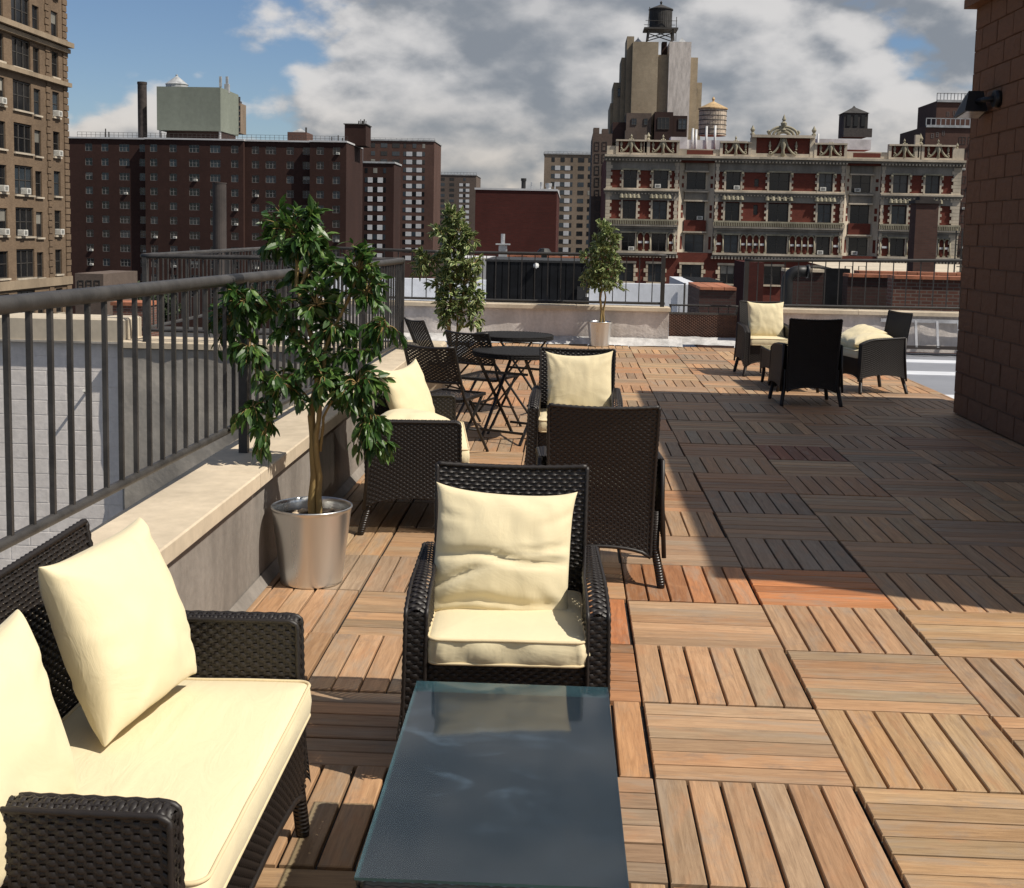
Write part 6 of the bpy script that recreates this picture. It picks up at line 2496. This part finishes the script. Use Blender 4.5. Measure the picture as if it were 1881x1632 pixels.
x0, x1, z0, z1 = pbox(k, 1678, 1719, 374, 575, 42, 0.8, -3.5)
k.build('stack', 'brown_brick_b', chm)
k = MB()
k.box(((x0 + x1) / 2, 42.4, z1 + 0.06), (x1 - x0 + 0.12, 0.92, 0.12))
k.box(((x0 + x1) / 2, 42.4, z1 + 0.19), (x1 - x0 - 0.3, 0.5, 0.14))
k.build('cap', 'stack_iron', chm)
pp = thing('flue_pipe', 'thick dark iron flue pipe rising behind the left railing', 'chimney', (0, 0, 0))
x, z = PX(403, 336, 22)
k = MB()
k.lathe([(0.145, -4), (0.145, z - 0.02), (0.155, z - 0.02), (0.155, z), (0.12, z), (0.12, z - 0.5)], (x, 22, 0), 20)
k.build('pipe', 'stack_iron', pp)
fe = thing('fire_ladder', 'black fire ladder standing beside the block stair house', 'ladder', (0, 0, 0))
for a in (1757, 1768):
    k = MB()
    x, z = PX(a, 424, 50)
    k.bar((x, 50, -3), (x, 50, z), 0.05)
    k.build('rail', 'black_metal', fe)
for q in range(9):
    k = MB()
    x, z = PX(1757, 430 + q * 10, 50)
    x2, _ = PX(1768, 430 + q * 10, 50)
    k.bar((x, 50, z), (x2, 50, z), 0.035)
    k.build('rung', 'black_metal', fe)
vp = thing('roof_vent', 'grey roof vent pipe on a pale base in front of the dark red wall', 'vent', (0, 0, 0))
k = MB()
x, z = PX(924, 430, 44)
k.lathe([(0.08, z - 1.6), (0.08, z), (0, z)], (x, 44, 0), 10)
k.build('pipe', 'aluminium', vp)
k = MB()
x, z = PX(924, 449, 44)
k.box((x, 44, z), (0.55, 0.5, 0.05))
k.box((x, 44, z - 1.2), (0.32, 0.3, 2.3))
k.build('base', 'tank_roof_metal', vp)
mv = thing('roof_vent', 'dark mushroom vent in front of the dark red wall', 'vent', (0, 0, 0))
k = MB()
x, z = PX(1000, 456, 44)
k.lathe([(0.12, z - 1.5), (0.12, z - 0.2), (0.32, z - 0.2), (0.18, z - 0.02), (0, z)], (x, 44, 0), 12)
k.build('vent', 'black_metal', mv)
gl_ = thing('roof_hut', 'pale grey roof hut with rails behind the bushy variegated tree', 'building', (0, 0, 0))
k = MB()
pbox(k, 838, 898, 474, 505, 40, 4, -3)
k.build('wall', 'pale_panel', gl_)
k = MB()
for q in range(9):
    x, z = PX(838 + q * 7, 470, 39.9)
    k.bar((x, 39.9, z - 0.9), (x, 39.9, z), 0.03)
k.build('rail', 'frame_dark', gl_)
k = MB()
pbox(k, 830, 848, 418, 480, 42, 1.5, -3)
gb = thing('roof_bulkhead', 'pale painted bulkhead seen through the bushy variegated tree', 'building', (0, 0, 0))
k.build('wall', 'pale_panel', gb)
lb = thing('low_building', 'dark grey low building at the foot of the housing block', 'building', (0, 0, 0))
k = MB()
pbox(k, 138, 190, 503, 560, 120, 10, STREET)
k.build('wall', 'grey_brick', lb)
for r in range(2):
    for q in range(3):
        x, z = PX(148 + q * 15, 515 + r * 18, 119.9)
        put_window(lb, x, 119.85, z - 1.0, 0.6, 1.0, 'single', 'frame_dark', pane=0)
bs = thing('brick_chimney', 'low brown brick chimney base with pale cap beyond the light shaft', 'chimney', (0, 0, 0))
k = MB()
x0, x1, z0, z1 = pbox(k, 207, 268, 562, 600, 32, 1.2, -3)
k.build('stack', 'near_brick', bs)
k = MB()
k.box(((x0 + x1) / 2, 32.6, z1 + 0.05), (x1 - x0 + 0.1, 1.3, 0.1))
k.build('cap', 'terracotta', bs)
nr = MB()
nr.quad((-34, 22.0, -5.0), (-3, 22.0, -5.0), (-3, 60, -5.0), (-34, 60, -5.0))
nro = thing('neighbour_roof', 'flat grey roof beyond the light shaft at left', 'roof', (0, 0, 0))
nr.build('roof', 'roof_grey', nro)


# street trees between the houses, seen through the left railing
def street_tree(label, x, y, zt_, r_, seed):
    th = thing('street_tree', label, 'tree', (x, y, STREET), 0, 'street trees below the housing block')
    k_ = MB()
    H_ = zt_ - STREET
    k_.tube([(0, 0, 0), (0.1, 0, H_ * 0.4), (0, 0.2, H_ * 0.8)], [0.25, 0.2, 0.08], 8)
    k_.build('trunk', 'bark', th)
    rn = np.random.default_rng(seed)
    k_ = MB()
    for q in range(1400):
        v = rn.normal(0, 1, 3)
        v /= np.linalg.norm(v)
        p = Vector(v * r_ * rn.uniform(0.5, 1) ** 0.5) * (0.8 + 0.4 * noise.noise(Vector(v * 2) + Vector((seed, 0, 0))))
        p.z = p.z * 0.9 + H_ - r_ * 0.9
        a = Vector(rn.normal(0, 1, 3)).normalized() * 0.35
        b2_ = Vector(rn.normal(0, 1, 3)).normalized() * 0.22
        k_.quad(p - a, p + b2_, p + a, p - b2_)
    k_.build('crown', 'street_green', th)


for q, (pxv, pyv, Yd) in enumerate(((205, 512, 150), (240, 516, 160), (290, 520, 150))):
    x, z = PX(pxv, pyv, Yd)
    street_tree(['dark street tree nearest the tan apartment house', 'dark street tree in the middle below the housing block', 'dark street tree seen behind the light shaft railing'][q], x, Yd, z, 3.2, q + 3)
